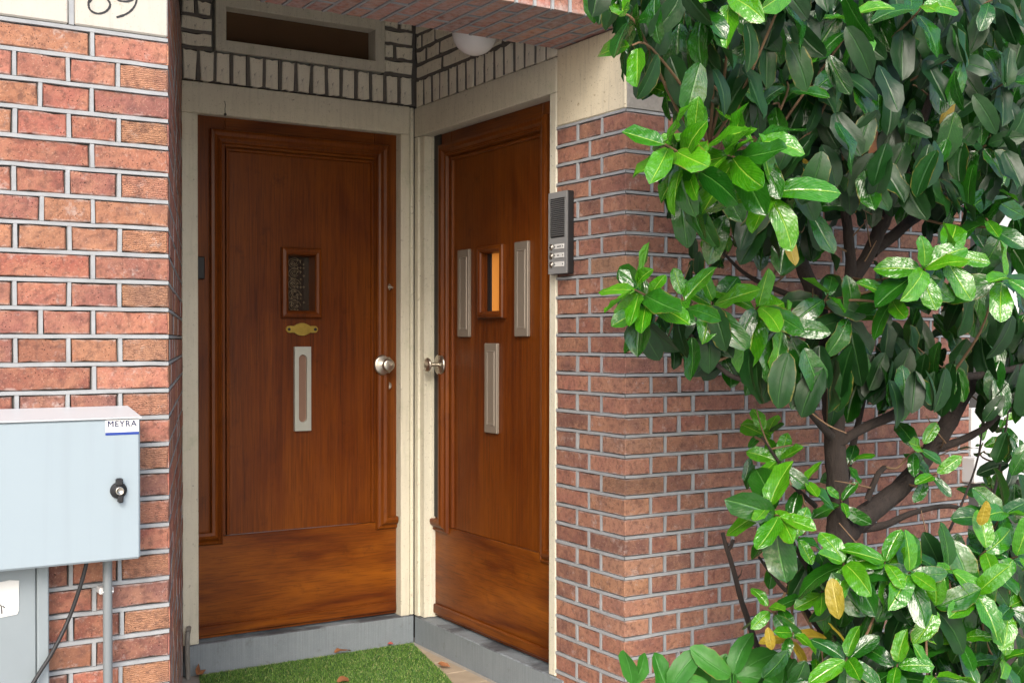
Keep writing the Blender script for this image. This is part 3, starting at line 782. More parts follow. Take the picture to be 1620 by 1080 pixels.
# brass name plate with lobed outline
pts = []
for s in (1, -1):
    side = [(-.069, .004), (-.062, .013), (-.050, .014), (-.036, .013), (-.022, .021), (-.008, .0255), (.008, .0255), (.022, .021), (.036, .013), (.050, .014), (.062, .013), (.069, .004)]
    pts += side if s == 1 else [(-x, -z) for x, z in side]
m = MB(); m.prism([(.4435 + x, 1.3415 + z) for x, z in pts], -.0035, .006); n_ = m.build('name_plate', MT['brass'], d1)
for s in (-1, 1):
    m = MB(); m.lathe([(.0001, 0), (.0065, 0), (.0065, .0015), (.003, .003), (.0001, .003)], 14, 'y', (.4435 + s * .057, -.0035, 1.3415)); m.build('screw', MT['black'], n_)
for x0, x1, z0, z1 in ((.209, .304, 1.311, 1.667), (.652, .747, 1.312, 1.669), (.429, .524, .933, 1.286)):
    m = MB(); m.bbox((x0, -.008, z0), (x1, .006, z1), .0025); o = m.build('letter_plate', MT['alu'], d2)
    m = MB(); m.sweep([(x0 + .024, z0 + .034), (x0 + .024, z1 - .034), (x1 - .020, z1 - .034), (x1 - .020, z0 + .034)], [(-.004, .0), (-.003, .0016), (-.0005, .0016), (.0005, -.003), (.002, .0012), (.004, 0)], True, -.008); m.build('flap', simple('flap_edge', (.27, .235, .195), .4, 0, 100, .1, 20, .3), o)
# thin black strip laid over the left stile of the side door
m = MB(); m.box((.0005, -.006, .545), (.062, -.0005, 2.17)); m.build('black_strip', MT['black'], d2)

# small black doorbell at the hinge side of the first door
bl = MB(); bl.bbox((1.3565, YB + .022, 1.535), (1.387, YB + .044, 1.622), .004)
tag(bl.build('doorbell', MT['black']), 'small black bell box at the left edge of the front facing door', 'doorbell')

# ------------------------------------------------------------------ lamp
lm = thing('ceiling_lamp', 'white globe lamp half hidden behind the brick lintel', 'lamp', at(751, 52, 3.75) + Vector((0, 0, .16)))
m = MB(); m.lathe([(.0001, .30), (.012, .30), (.012, -.03), (.05, -.05), (.05, -.08), (.0001, -.08)], 32, 'z', (0, 0, 0)); m.build('fitting', MT['white_frame'], lm)
m = MB(); rad = .084
m.lathe([(.05, -.06)] + [(rad * math.sin(a), -.16 + rad * math.cos(a)) for a in [math.pi * k / 26 for k in range(5, 27)]], 40, 'z'); m.build('globe', MT['lamp'], lm)

# ------------------------------------------------------------------ intercom on the pillar
ic = thing('intercom', 'grey intercom with speaker grille and three bell buttons beside the right side door', 'intercom', (XS - .001, 3.402, 1.527), -math.pi / 2)
WI, HI, DI = .114, .283, .031
m = MB(); m.bbox((0, -.027, 0), (WI, 0, HI), .003); m.build('housing', MT['black'], ic)
m = MB()
m.box((.001, -DI, .001), (WI - .001, -.0272, .125)); m.box((.001, -DI, HI - .022), (WI - .001, -.0272, HI - .001)); m.box((.001, -DI, .1255), (.010, -.0272, HI - .0225)); m.box((WI - .014, -DI, .1255), (WI - .001, -.0272, HI - .0225))
plate_m = simple('satin_grey_plate', (.26, .265, .265), .42, .1, 300, .04, 20, .2)
pt = m.build('front_plate', plate_m, ic)
for k in range(19):
    z = .131 + k * .0068
    m = MB(); m.add([(.0105, -.0285, z), (WI - .0145, -.0285, z), (WI - .0145, -.0335, z + .0032), (.0105, -.0335, z + .0032), (.0105, -.0285, z + .0044), (WI - .0145, -.0285, z + .0044)], [(0, 1, 2, 3), (3, 2, 5, 4), (0, 4, 5, 1)]); m.build('slat', plate_m, pt)
for k in range(3):
    z = .033 + k * .0305
    m = MB(); m.lathe([(.0001, 0), (.0105, 0), (.0108, .002), (.009, .004), (.0088, .002), (.0068, .002), (.0066, .005), (.0001, .0055)], 24, 'y', (.021, -DI, z)); m.build('button', MT['nickel'], pt)
    m = MB(); m.bbox((.040, -DI - .0018, z - .0085), (.098, -DI + .001, z + .0085), .0008); q = m.build('name_card', MT['paper'], pt)
    m = MB()
    for x in (.0445, .0935): m.lathe([(.0001, 0), (.0022, 0), (.0022, .0012), (.0001, .0014)], 10, 'y', (x, -DI - .0018, z))
    if k: m.box((.058, -DI - .0021, z - .0018), (.058 + .012 * k, -DI - .0017, z + .0016))
    m.build('card_mark', MT['ink'], q)

# ------------------------------------------------------------------ meter box and what is under it
BF = 2.88
bx = thing('meter_box', 'pale grey metal meter box with a black lock, fixed to the left brick wall', 'meter box', (.55, YF, .768))
BX = Vector((.55, YF, .768))
def B_(v): return Vector(v) - BX
m = MB(); x0, x1 = .10, .726
m.prism([(BF + .012, .770), (YF - .003, .770), (YF - .003, 1.127), (BF + .004, 1.108), (BF + .012, 1.10)], x0 + .004, x1 - .003, 'yz')
m.build('body', MT['box'], bx, loc=-BX)
m = MB(); m.bbox((x0, BF, .768), (x1, BF + .013, 1.108), .005); dr = m.build('door', MT['box'], bx, loc=-BX)
m = MB(); m.add([(x0, BF - .004, 1.1090), (x1 + .002, BF - .004, 1.1090), (x1 - .002, YF - .002, 1.130), (x0, YF - .002, 1.130), (x0, BF - .004, 1.1125), (x1 + .002, BF - .004, 1.1125), (x1 - .002, YF - .002, 1.1335), (x0, YF - .002, 1.1335)],
      [(0,3,2,1),(4,5,6,7),(0,1,5,4),(1,2,6,5),(2,3,7,6),(3,0,4,7)]); m.build('rain_lid', simple('white_coating', (.47, .48, .49), .4, .1, 300, .03), bx, loc=-BX)
lk = at(187, 775, BF)
m = MB(); m.lathe([(.0001, 0), (.0195, 0), (.020, .004), (.018, .009), (.0125, .012), (.0125, .016), (.0001, .016)], 28, 'y', (lk.x, BF, lk.z)); k_ = m.build('lock', MT['black'], bx, loc=-BX)
m = MB(); m.bbox((lk.x - .008, BF - .018, lk.z + .012), (lk.x + .008, BF - .004, lk.z + .030), .003); m.bbox((lk.x - .004, BF - .018, lk.z - .029), (lk.x + .009, BF - .004, lk.z - .010), .003); m.build('lock_wing', MT['black'], k_)
m = MB(); m.lathe([(.0095, .016), (.0095, .0185), (.0075, .0185), (.0075, .017), (.0001, .017)], 24, 'y', (lk.x, BF, lk.z)); m.build('lock_core', MT['nickel'], k_)
a, b = at(166.5, 664.5, BF), at(219.5, 687, BF)
m = MB(); m.add([(a.x, BF - .0006, b.z + .001), (b.x, BF - .0006, b.z + .001), (b.x, BF - .0006, a.z), (a.x, BF - .0006, a.z)], [(0, 1, 2, 3)])
stk = m.build('sticker', MT['paper'], bx, loc=-BX)
m = MB(); hb = (a.z - b.z) * .17; m.add([(a.x, BF - .0010, b.z + .001), (b.x, BF - .0010, b.z + .001), (b.x, BF - .0010, b.z + .001 + hb), (a.x, BF - .0010, b.z + .001 + hb)], [(0, 1, 2, 3)]); m.build('blue_bar', MT['blue'], stk)
def text(body, size, loc, mat, parent, sx=1.0, bold=.0):
    cu = bpy.data.curves.new('lettering', 'FONT'); cu.body = body; cu.size = size; cu.offset = bold * size; cu.space_character = 1.12
    ob = bpy.data.objects.new('lettering', cu); COL.objects.link(ob)
    dg = bpy.context.evaluated_depsgraph_get(); me = bpy.data.meshes.new_from_object(ob.evaluated_get(dg))
    bpy.data.objects.remove(ob); bpy.data.curves.remove(cu)
    xs = [v.co.x for v in me.vertices]; w0 = max(xs) - min(xs)
    k = sx / w0
    me.transform(Matrix.Translation(Vector(loc)) @ Matrix.Rotation(R(90), 4, 'X') @ Matrix.Diagonal((k, 1, 1, 1)) @ Matrix.Translation((-min(xs), 0, 0)))
    me.materials.clear(); me.materials.append(mat)
    return link('lettering', me, None, parent)
ww = b.x - a.x; hh = a.z - b.z
text('MEYRA', hh * .54, (a.x + ww * .07, BF - .0012, b.z + hh * .56), MT['navy'], stk, ww * .86, .0)
text('MEYRA', hh * .54, (a.x + ww * .07 + .0005, BF - .0013, b.z + hh * .56 + .0003), MT['navy'], stk, ww * .86, .0)
m = MB()
for q, (u0, u1, vz) in enumerate(((.18, .45, .42), (.55, .86, .44), (.24, .46, .29), (.56, .76, .30))):
    m.box((a.x + ww * u0, BF - .0011, b.z + hh * vz), (a.x + ww * u1, BF - .0008, b.z + hh * vz + .0010))
m.build('fine_print', MT['grey_print'], stk)
# grey board below
gc = thing('utility_cabinet', 'grey painted cabinet board with a torn paper notice, below the meter box', 'cabinet', (.40, 2.96, 0))
GC = Vector((.40, 2.96, 0))
m = MB(); m.bbox((.05, 2.956, -.01), (.500, 2.995, .90), .003); m.build('panel', MT['post'], gc, loc=-GC)
m = MB(); m.bbox((.501, 2.948, -.01), (.5275, 2.997, .90), .003); m.build('edge_trim', MT['post'], gc, loc=-GC)
a, b = at(-30, 922, 2.9555), at(30, 973, 2.9555)
m = MB(); pp = [(a.x, b.z - .004), (b.x - .004, b.z + .004), (b.x, b.z + .012), (b.x + .0005, a.z - .002), (b.x - .02, a.z + .001), (a.x, a.z - .006)]
m.add([(x, 2.9545 - .001 * (i % 2), z) for i, (x, z) in enumerate(pp)], [tuple(range(6))]); pa = m.build('paper_notice', MT['paper'], gc, loc=-GC)
m = MB(); e = at(6, 960, 2.953)
m.tube([at(-6, 950, 2.953), at(2, 958, 2.953), at(3, 970, 2.953)], .0012, 5); m.tube([at(4, 958, 2.953), at(8, 961, 2.953)], .0012, 5); m.build('scribble', MT['ink'], pa)
# conduit and cable
cp = thing('conduit_pipe', 'grey plastic conduit running down from the meter box to the ground', 'pipe', at(170, 980, 2.955))
t_ = at(170, 880, 2.955); b_ = at(170, 1100, 2.955)
pz = Vector((t_.x, 2.955, 0)); CPo = cp.location.copy()
m = MB(); m.tube([(pz.x, 2.955, .80), (pz.x, 2.955, .5), (pz.x + .001, 2.955, .2), (pz.x, 2.955, -.02)], .0112, 20); m.build('pipe', MT['pvc'], cp, loc=-CPo)
cl = at(170, 935, 2.955)
m = MB(); m.bbox((cl.x - .017, 2.962, cl.z - .008), (cl.x + .017, 2.999, cl.z + .008), .002); m.tube([(cl.x + .0125 * math.cos(a_), 2.955 + .0125 * math.sin(a_), cl.z) for a_ in [math.pi * (k / 8) for k in range(-1, 10)]], .0022, 6); m.build('clip', simple('white_clip', (.6, .6, .6), .5), cp, loc=-CPo)
cb = MB(); cpts = [(138, 884, 2.93), (134, 902, 2.932), (126, 930, 2.938), (112, 970, 2.945), (98, 1002, 2.94), (80, 1036, 2.935), (62, 1064, 2.93), (40, 1100, 2.925)]
cb.tube(curve([at(x, y, Y) for x, y, Y in cpts], 6), .0048, 10)
tag(cb.build('cable', MT['black']), 'loose black cable hanging from the meter box', 'cable')
# thin pipe that enters the left door post
tp = MB(); tp.tube(curve([(1.300, 4.452, -.02), (1.297, 4.452, .09), (1.298, 4.455, .155), (1.305, 4.466, .180), (1.312, 4.482, .186)], 6), .0095, 14)
tag(tp.build('thin_pipe', MT['pipe']), 'thin grey pipe rising beside the left end of the bluestone threshold', 'pipe')

# ------------------------------------------------------------------ turf mat
mat_pts = [(1.345, 4.452), (2.262, 4.456), (2.150, 3.93), (1.99, 3.40), (1.06, 3.40), (1.20, 3.95)]
tm = thing('turf_mat', 'green artificial turf mat on the porch floor', 'mat', (1.7, 4.0, 0))
TM = Vector((1.7, 4.0, 0))
m = MB(); m.prism(mat_pts, -.002, .004, 'xy'); m.build('backing', simple('turf_backing', (.03, .09, .02), .9), tm, loc=-TM)
rs = np.random.RandomState(4); NBL = 60000
px = rs.uniform(1.05, 2.27, NBL * 2); py = rs.uniform(3.42, 4.46, NBL * 2)
ins = np.ones(len(px), bool)
for i in range(len(mat_pts)):
    (ax_, ay_), (bx_, by_) = mat_pts[i], mat_pts[(i + 1) % len(mat_pts)]
    ins &= ((bx_ - ax_) * (py - ay_) - (by_ - ay_) * (px - ax_)) <= 0
px, py = px[ins][:NBL], py[ins][:NBL]; n = len(px)
an = rs.uniform(0, 2 * np.pi, n); hgt = rs.uniform(.005, .011, n); ln = rs.uniform(.002, .009, n); wd = .0015
la = rs.uniform(0, 2 * np.pi, n)
V_ = np.zeros((n, 3, 3)); V_[:, 0] = np.stack([px - wd * np.cos(an), py - wd * np.sin(an), np.full(n, .003)], 1); V_[:, 1] = np.stack([px + wd * np.cos(an), py + wd * np.sin(an), np.full(n, .003)], 1)
V_[:, 2] = np.stack([px + ln * np.cos(la), py + ln * np.sin(la), .003 + hgt], 1)
V_ -= np.array(TM)
me = bpy.data.meshes.new('blades'); me.from_pydata(V_.reshape(-1, 3).tolist(), [], np.arange(3 * n).reshape(-1, 3).tolist()); me.update()
t = NT('turf'); isl = t.n('ShaderNodeNewGeometry').outputs['Random Per Island']
t.fin(t.ramp(isl, [(.0, (.022, .085, .010)), (.45, (.085, .20, .022)), (.85, (.16, .29, .045)), (1.0, (.36, .34, .15))]), .55)
o = link('turf_blades', me, t.m, tm); o['kind'] = 'stuff'

# ================================================================== LEAVES
def leaf_mesh(name, L, W, curl, fold, wave, seed, mat, pt=.62):
    """48 triangle leaf, base at origin, along +y, upper side +z"""
    q = random.Random(seed); rowsn = 6
    vs = []; uv = []
    bend = q.uniform(-.22, .22); tw = q.uniform(-.7, .7)
    for i in range(rowsn + 1):
        v = (0, .08, .28, .55, .80, .935, 1)[i]
        wv = W / 2 * (.05, .48, .88, 1.0, .86, .42, .004)[i]
        y = L * v; zc = -curl * L * v * v
        for s in (-1, -.5, 0, .5, 1):
            x = wv * s
            z = zc + abs(x) * fold - (abs(s) > .9) * fold * wv * .25 + (math.sin(v * 9 + seed) * wave * wv * abs(s) if 0 < i < rowsn else 0) + q.uniform(-.0006, .0006)
            xr = x * math.cos(tw * v) - (z - zc) * math.sin(tw * v); z = zc + x * math.sin(tw * v) + (z - zc) * math.cos(tw * v)
            vs.append((xr + bend * L * v * v, y - abs(s) * .02 * L * (v < .5), z)); uv.append((.5 + s / 2, v))
    fs = []
    for i in range(rowsn):
        for j in range(4):
            a = i * 5 + j; fs.append((a, a + 1, a + 6, a + 5))
    me = bpy.data.meshes.new(name); me.from_pydata(vs, [], fs)
    ul = me.uv_layers.new(name='UVMap')
    for lp in me.loops: ul.data[lp.index].uv = uv[lp.vertex_index]
    me.polygons.foreach_set('use_smooth', [True] * len(fs)); me.materials.append(mat); me.update()
    return me
TONES = {'n': 'leaf_new', 'm': 'leaf_mid', 'o': 'leaf_old', 'y': 'leaf_yellow', 'd': 'leaf_dead', 'g': 'leaf_low'}
LEAF = {}
for tone, mname in TONES.items():
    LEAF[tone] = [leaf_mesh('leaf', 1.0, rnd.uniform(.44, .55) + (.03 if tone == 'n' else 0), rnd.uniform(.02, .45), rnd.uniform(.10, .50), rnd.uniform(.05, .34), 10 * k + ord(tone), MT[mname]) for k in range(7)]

leaves = []           # (matrix, tone, variant, size)
def add_leaf(p, d, nrm, size, tone, r):
    d = d.normalized(); nn = nrm - d * nrm.dot(d)
    if nn.length < 1e-3: nn = d.orthogonal()
    nn.normalize(); x = d.cross(nn)
    # small random roll
    a = r.uniform(-.35, .35); x2 = x * math.cos(a) + nn * math.sin(a); n2 = x2.cross(d)
    m = Matrix(((x2.x, d.x, n2.x, p.x), (x2.y, d.y, n2.y, p.y), (x2.z, d.z, n2.z, p.z), (0, 0, 0, 1))) @ Matrix.Diagonal((size, size, size, 1))
    leaves.append((m, tone, r.randrange(7), size))
TOCAM = lambda p: (CAM_LOC - p).normalized()
UP = Vector((0, 0, 1)); tips = []
def whorl(px, py, Y, axis, n, size, tones, r, spread=(50, 95), droop=.25, join=True):
    """leaves round a shoot tip; axis in view terms (right, up, towards the viewer)"""
    p = at(px, py, Y); a = (_r * axis[0] + UP * axis[1] - _f * axis[2]).normalized()
    u = a.orthogonal().normalized(); v = a.cross(u); ph = r.uniform(0, 6.28)
    for i in range(n):
        f = i / max(1, n - 1); th = R(spread[0] + (spread[1] - spread[0]) * f + r.uniform(-12, 12)); ph += 2.4 + r.uniform(-.3, .3)
        d = a * math.cos(th) + (u * math.cos(ph) + v * math.sin(ph)) * math.sin(th)
        d.z -= droop * (0.5 + f)
        tone = tones[min(len(tones) - 1, int(f * len(tones)))]
        base = p - a * (.045 * f) + d.normalized() * .008
        nn = a + UP * .45 + Vector((r.uniform(-.3, .3), r.uniform(-.3, .3), r.uniform(-.2, .2)))
        add_leaf(base, d, nn, size * 1.06 * r.uniform(.72, 1.08) * (.8 + .3 * f), tone, r)
    if join: tips.append((p - a * .05, p))
def hang(px, py, Y, n, size, tones, r, spreadpx=40, sp=.75):
    """older leaves hanging below a shoot, upper sides turned outwards"""
    for i in range(n):
        p = at(px + r.uniform(-spreadpx, spreadpx), py + r.uniform(-spreadpx, spreadpx) * .7, Y + r.uniform(-.10, .16))
        d = Vector((0, 0, -1)) + _r * r.uniform(-sp, sp) - _f * r.uniform(-.15, .45)
        nn = -_f * r.uniform(.2, 1.1) + UP * r.uniform(.1, 1.0) + _r * r.uniform(-1.0, .9)
        add_leaf(p, d, nn, size * r.uniform(.8, 1.15), r.choice(tones), r)

r = random.Random(42)
# --- crown across the top, dark hanging leaves in layers
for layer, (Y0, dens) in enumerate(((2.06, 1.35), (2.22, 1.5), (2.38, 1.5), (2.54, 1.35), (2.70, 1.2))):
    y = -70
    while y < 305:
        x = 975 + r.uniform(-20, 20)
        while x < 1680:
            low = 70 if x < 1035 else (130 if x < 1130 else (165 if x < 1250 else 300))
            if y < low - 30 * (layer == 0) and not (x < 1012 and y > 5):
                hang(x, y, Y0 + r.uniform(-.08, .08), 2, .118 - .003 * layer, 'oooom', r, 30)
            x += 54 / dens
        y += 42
# fresh shoots over it
for px, py, Y, ax, n, sz, tn in [
    (985, 22, 2.05, (-.8, .5, .5), 5, .10, 'nm'), (1000, 72, 2.05, (-1, .0, .5), 4, .105, 'nnm'), (1035, 122, 2.25, (-.8, .2, .6), 5, .07, 'nm'),
    (1060, 150, 2.25, (-.7, .0, .7), 4, .085, 'nm'), (1150, -8, 1.95, (-.3, .4, .9), 6, .12, 'nnm'), (1245, -20, 1.9, (.1, .5, .9), 6, .12, 'nm'), (1350, 22, 2.0, (0, .6, .7), 6, .115, 'nnm'), (1100, 5, 2.0, (-.5, .5, .8), 5, .105, 'nm'),
    (1460, 8, 1.95, (.2, .4, .9), 5, .12, 'nm'), (1570, 0, 1.95, (.3, .3, .9), 5, .125, 'mo'), (1245, 130, 2.05, (-.2, .4, .9), 4, .105, 'nmm'), (1222, 165, 2.1, (-.5, -.1, .8), 3, .10, 'nm'),
    (1330, 110, 2.05, (-.1, .1, 1), 5, .125, 'mo'), (1500, 90, 2.0, (.1, .2, 1), 5, .13, 'om'), (1590, 130, 2.05, (.2, .2, 1), 5, .125, 'mo'), (1420, 190, 2.1, (0, 0, 1), 5, .125, 'o'), (1560, 230, 2.1, (.1, .1, 1), 5, .12, 'om'), (1330, 230, 2.2, (-.1, 0, 1), 5, .12, 'o')]:
    whorl(px, py, Y, ax, n, sz, tn, r)
# --- bright sprays reaching left
for px, py, Y, ax, n, sz, tn, dr in [
    (1052, 228, 2.0, (-.8, .35, .6), 8, .125, 'nnnm', .30), (1098, 218, 2.0, (-.5, .6, .6), 7, .11, 'nn', .1), (1150, 245, 1.98, (-.85, .15, .6), 9, .145, 'nnnm', .35), (1195, 222, 1.98, (-.1, .5, .8), 7, .125, 'nnm', .2), (1078, 265, 2.0, (-.9, .1, .5), 7, .12, 'nnm', .35),
    (1222, 300, 1.98, (-.05, .2, 1), 5, .145, 'nn', .25), (1140, 372, 2.55, (-.9, .2, .5), 6, .085, 'nnm', .1), (1285, 330, 2.25, (.2, .1, 1), 5, .12, 'mo', .4),
    (1004, 458, 2.16, (-.7, .3, .7), 9, .115, 'nnnm', .15), (1024, 478, 2.16, (-.5, .2, .8), 7, .11, 'nnm', .2), (1080, 470, 2.18, (-.2, .7, .6), 6, .105, 'nnm', .05), (1128, 478, 2.30, (-.1, .4, .9), 7, .12, 'nnm', .2), (1200, 485, 2.25, (.0, .3, 1), 7, .13, 'nmn', .25), (1240, 520, 2.25, (.3, .1, 1), 5, .12, 'nm', .3), (1310, 465, 2.3, (.1, .5, .8), 6, .11, 'nmo', .2), (1345, 500, 2.3, (.1, .2, .9), 6, .12, 'mo', .35)]:
    whorl(px, py, Y, ax, n, sz, tn, r, droop=dr)
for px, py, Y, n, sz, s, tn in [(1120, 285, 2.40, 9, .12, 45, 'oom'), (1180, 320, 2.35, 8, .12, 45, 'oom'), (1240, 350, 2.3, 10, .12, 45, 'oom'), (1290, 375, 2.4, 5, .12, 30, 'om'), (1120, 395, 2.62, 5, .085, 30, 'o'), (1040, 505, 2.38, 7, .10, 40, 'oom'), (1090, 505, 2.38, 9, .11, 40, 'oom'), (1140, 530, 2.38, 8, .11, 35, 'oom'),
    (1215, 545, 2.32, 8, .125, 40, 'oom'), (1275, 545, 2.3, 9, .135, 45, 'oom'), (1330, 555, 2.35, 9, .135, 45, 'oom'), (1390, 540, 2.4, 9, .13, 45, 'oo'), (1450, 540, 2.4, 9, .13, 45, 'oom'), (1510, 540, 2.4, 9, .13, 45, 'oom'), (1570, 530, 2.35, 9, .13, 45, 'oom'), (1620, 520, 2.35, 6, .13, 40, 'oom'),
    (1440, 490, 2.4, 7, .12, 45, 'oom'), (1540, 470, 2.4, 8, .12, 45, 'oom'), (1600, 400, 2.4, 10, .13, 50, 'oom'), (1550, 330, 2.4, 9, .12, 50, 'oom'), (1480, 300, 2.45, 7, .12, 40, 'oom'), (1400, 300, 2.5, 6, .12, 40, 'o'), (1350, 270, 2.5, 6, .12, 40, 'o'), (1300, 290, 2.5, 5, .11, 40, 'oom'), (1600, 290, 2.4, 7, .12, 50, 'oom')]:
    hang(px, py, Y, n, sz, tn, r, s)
# --- bright clusters on the right
for px, py, Y, ax, n, sz, tn, dr in [
    (1462, 425, 2.05, (-.1, .2, 1), 8, .125, 'nnnm', .25), (1505, 405, 2.05, (.5, .3, .8), 6, .14, 'nnm', .15), (1560, 345, 2.1, (-.3, .4, .8), 6, .125, 'nmm', .1), (1575, 300, 2.1, (.2, .4, .8), 5, .11, 'nm', .1), (1595, 440, 2.0, (.2, .2, 1), 6, .12, 'nnm', .25), (1410, 470, 2.15, (-.4, .3, .8), 6, .115, 'nm', .2),
    (1205, 680, 2.50, (-.5, .6, .6), 8, .085, 'nmn', .05), (1230, 728, 2.42, (-.3, .4, .8), 8, .085, 'nnm', .1), (1215, 800, 2.30, (-.7, .5, .6), 6, .135, 'nnm', .2), (1232, 815, 2.25, (0, .2, 1), 4, .135, 'nm', .5), (1275, 760, 2.4, (.2, .6, .7), 6, .10, 'nm', .15), (1265, 850, 2.3, (.2, .3, .9), 6, .10, 'nm', .2),
    (1400, 888, 2.1, (-.2, .5, .8), 8, .125, 'nmn', .2), (1440, 905, 2.05, (.1, .4, .9), 8, .13, 'nmm', .25), (1335, 890, 2.15, (-.3, .5, .8), 8, .12, 'nnm', .2), (1505, 900, 2.05, (.3, .4, .8), 7, .13, 'nmm', .2), (1560, 870, 2.05, (.1, .6, .7), 7, .125, 'nm', .15), (1610, 880, 2.0, (.2, .4, .9), 6, .13, 'nm', .2), (1590, 810, 2.1, (.1, .6, .7), 7, .115, 'nmm', .15), (1545, 940, 2.0, (0, .3, 1), 6, .125, 'nnm', .3), (1480, 960, 2.05, (0, .2, 1), 7, .125, 'nmo', .3), (1600, 960, 2.0, (.1, .3, .9), 6, .12, 'mn', .25),
    (1300, 935, 2.25, (-.5, .4, .7), 6, .10, 'nm', .2), (1215, 960, 2.35, (-.5, .5, .7), 6, .085, 'nm', .15), (1255, 1000, 2.3, (0, .6, .7), 7, .085, 'nmy', .2), (1340, 1040, 2.1, (-.2, .5, .8), 7, .12, 'nm', .2), (1420, 1050, 2.05, (0, .6, .7), 7, .115, 'nm', .15), (1520, 1010, 2.05, (.1, .5, .8), 7, .115, 'nmm', .2), (1590, 1040, 2.05, (.1, .5, .8), 7, .105, 'nm', .2), (1480, 1070, 2.0, (.1, .6, .7), 7, .115, 'nm', .15), (1300, 1075, 2.2, (-.1, .7, .6), 6, .10, 'mn', .15),
    (1460, 705, 2.35, (.4, .5, .7), 6, .095, 'nmm', .3), (1480, 750, 2.35, (.3, .3, .8), 5, .10, 'nm', .4), (1555, 700, 2.55, (0, .8, .4), 6, .075, 'nm', .1), (1590, 660, 2.55, (0, .8, .4), 6, .075, 'nm', .1), (1570, 770, 2.5, (0, .7, .5), 7, .09, 'nm', .15), (1610, 720, 2.4, (.2, .6, .6), 6, .105, 'mo', .2), (1345, 730, 2.45, (0, .5, .8), 5, .075, 'nm', .1), (1330, 790, 2.4, (-.3, .5, .8), 5, .08, 'nm', .2)]:
    whorl(px, py, Y, ax, n, sz, tn, r, droop=dr)
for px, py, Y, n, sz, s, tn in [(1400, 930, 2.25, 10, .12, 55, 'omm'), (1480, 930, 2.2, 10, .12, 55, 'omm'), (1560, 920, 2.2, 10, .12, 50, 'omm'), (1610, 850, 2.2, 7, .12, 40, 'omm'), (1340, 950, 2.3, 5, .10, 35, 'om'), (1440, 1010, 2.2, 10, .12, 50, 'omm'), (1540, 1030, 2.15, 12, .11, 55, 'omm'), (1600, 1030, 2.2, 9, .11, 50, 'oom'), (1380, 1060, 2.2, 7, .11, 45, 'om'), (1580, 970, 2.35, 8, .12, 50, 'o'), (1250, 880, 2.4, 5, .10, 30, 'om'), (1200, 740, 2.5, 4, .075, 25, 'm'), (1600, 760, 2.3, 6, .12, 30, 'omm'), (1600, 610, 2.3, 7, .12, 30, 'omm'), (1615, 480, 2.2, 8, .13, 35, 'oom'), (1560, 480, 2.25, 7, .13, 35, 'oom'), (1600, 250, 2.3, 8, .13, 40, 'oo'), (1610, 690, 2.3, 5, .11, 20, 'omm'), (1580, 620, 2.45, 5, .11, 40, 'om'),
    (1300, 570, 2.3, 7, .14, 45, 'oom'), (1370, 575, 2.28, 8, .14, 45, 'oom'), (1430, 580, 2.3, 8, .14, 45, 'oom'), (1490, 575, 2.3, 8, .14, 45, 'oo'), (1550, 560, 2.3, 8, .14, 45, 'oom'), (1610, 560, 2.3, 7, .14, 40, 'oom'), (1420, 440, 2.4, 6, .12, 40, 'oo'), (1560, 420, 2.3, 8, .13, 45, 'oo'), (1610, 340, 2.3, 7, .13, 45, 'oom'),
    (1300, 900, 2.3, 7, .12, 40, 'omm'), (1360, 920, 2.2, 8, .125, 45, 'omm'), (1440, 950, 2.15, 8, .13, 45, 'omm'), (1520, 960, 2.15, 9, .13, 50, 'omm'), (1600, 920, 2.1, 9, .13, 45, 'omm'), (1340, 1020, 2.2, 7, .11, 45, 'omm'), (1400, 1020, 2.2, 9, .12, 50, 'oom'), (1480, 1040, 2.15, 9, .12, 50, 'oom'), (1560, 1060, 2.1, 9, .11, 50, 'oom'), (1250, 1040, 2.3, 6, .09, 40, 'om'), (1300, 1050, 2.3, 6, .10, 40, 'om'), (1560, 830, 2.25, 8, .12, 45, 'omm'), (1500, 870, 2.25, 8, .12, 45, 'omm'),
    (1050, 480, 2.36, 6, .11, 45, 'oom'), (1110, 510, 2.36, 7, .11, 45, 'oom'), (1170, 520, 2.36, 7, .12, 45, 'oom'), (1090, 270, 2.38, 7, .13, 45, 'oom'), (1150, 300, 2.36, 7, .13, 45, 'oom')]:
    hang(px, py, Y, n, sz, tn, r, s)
# turned leaves
for px, py, Y, d, sz, tn in [(1352, 292, 2.2, (.1, -1), .085, 'y'), (1508, 138, 2.05, (0, -1), .105, 'y'), (1316, 915, 2.08, (.1, -1), .10, 'y'), (1560, 792, 2.02, (.1, -1), .075, 'y'), (1245, 372, 2.15, (.3, -1), .08, 'y'), (1385, 195, 2.1, (.2, -1), .085, 'd'), (1360, 230, 2.15, (-.1, -1), .07, 'd'), (1215, 992, 2.3, (.2, -1), .06, 'y'), (1310, 985, 2.2, (.9, -.5), .07, 'y'), (1265, 250, 2.2, (.2, -1), .06, 'y'), (1420, 240, 2.2, (-.7, -.7), .07, 'y'), (1110, 545, 2.35, (-.1, -1), .06, 'd'),]:
    p = at(px, py, Y); add_leaf(p, _r * (d[0] + r.uniform(-.25, .25)) + UP * d[1] - _f * r.uniform(-.5, .5), -_f + UP * r.uniform(-.3, .8) + _r * r.uniform(-1.2, 1.2), sz, tn, r)

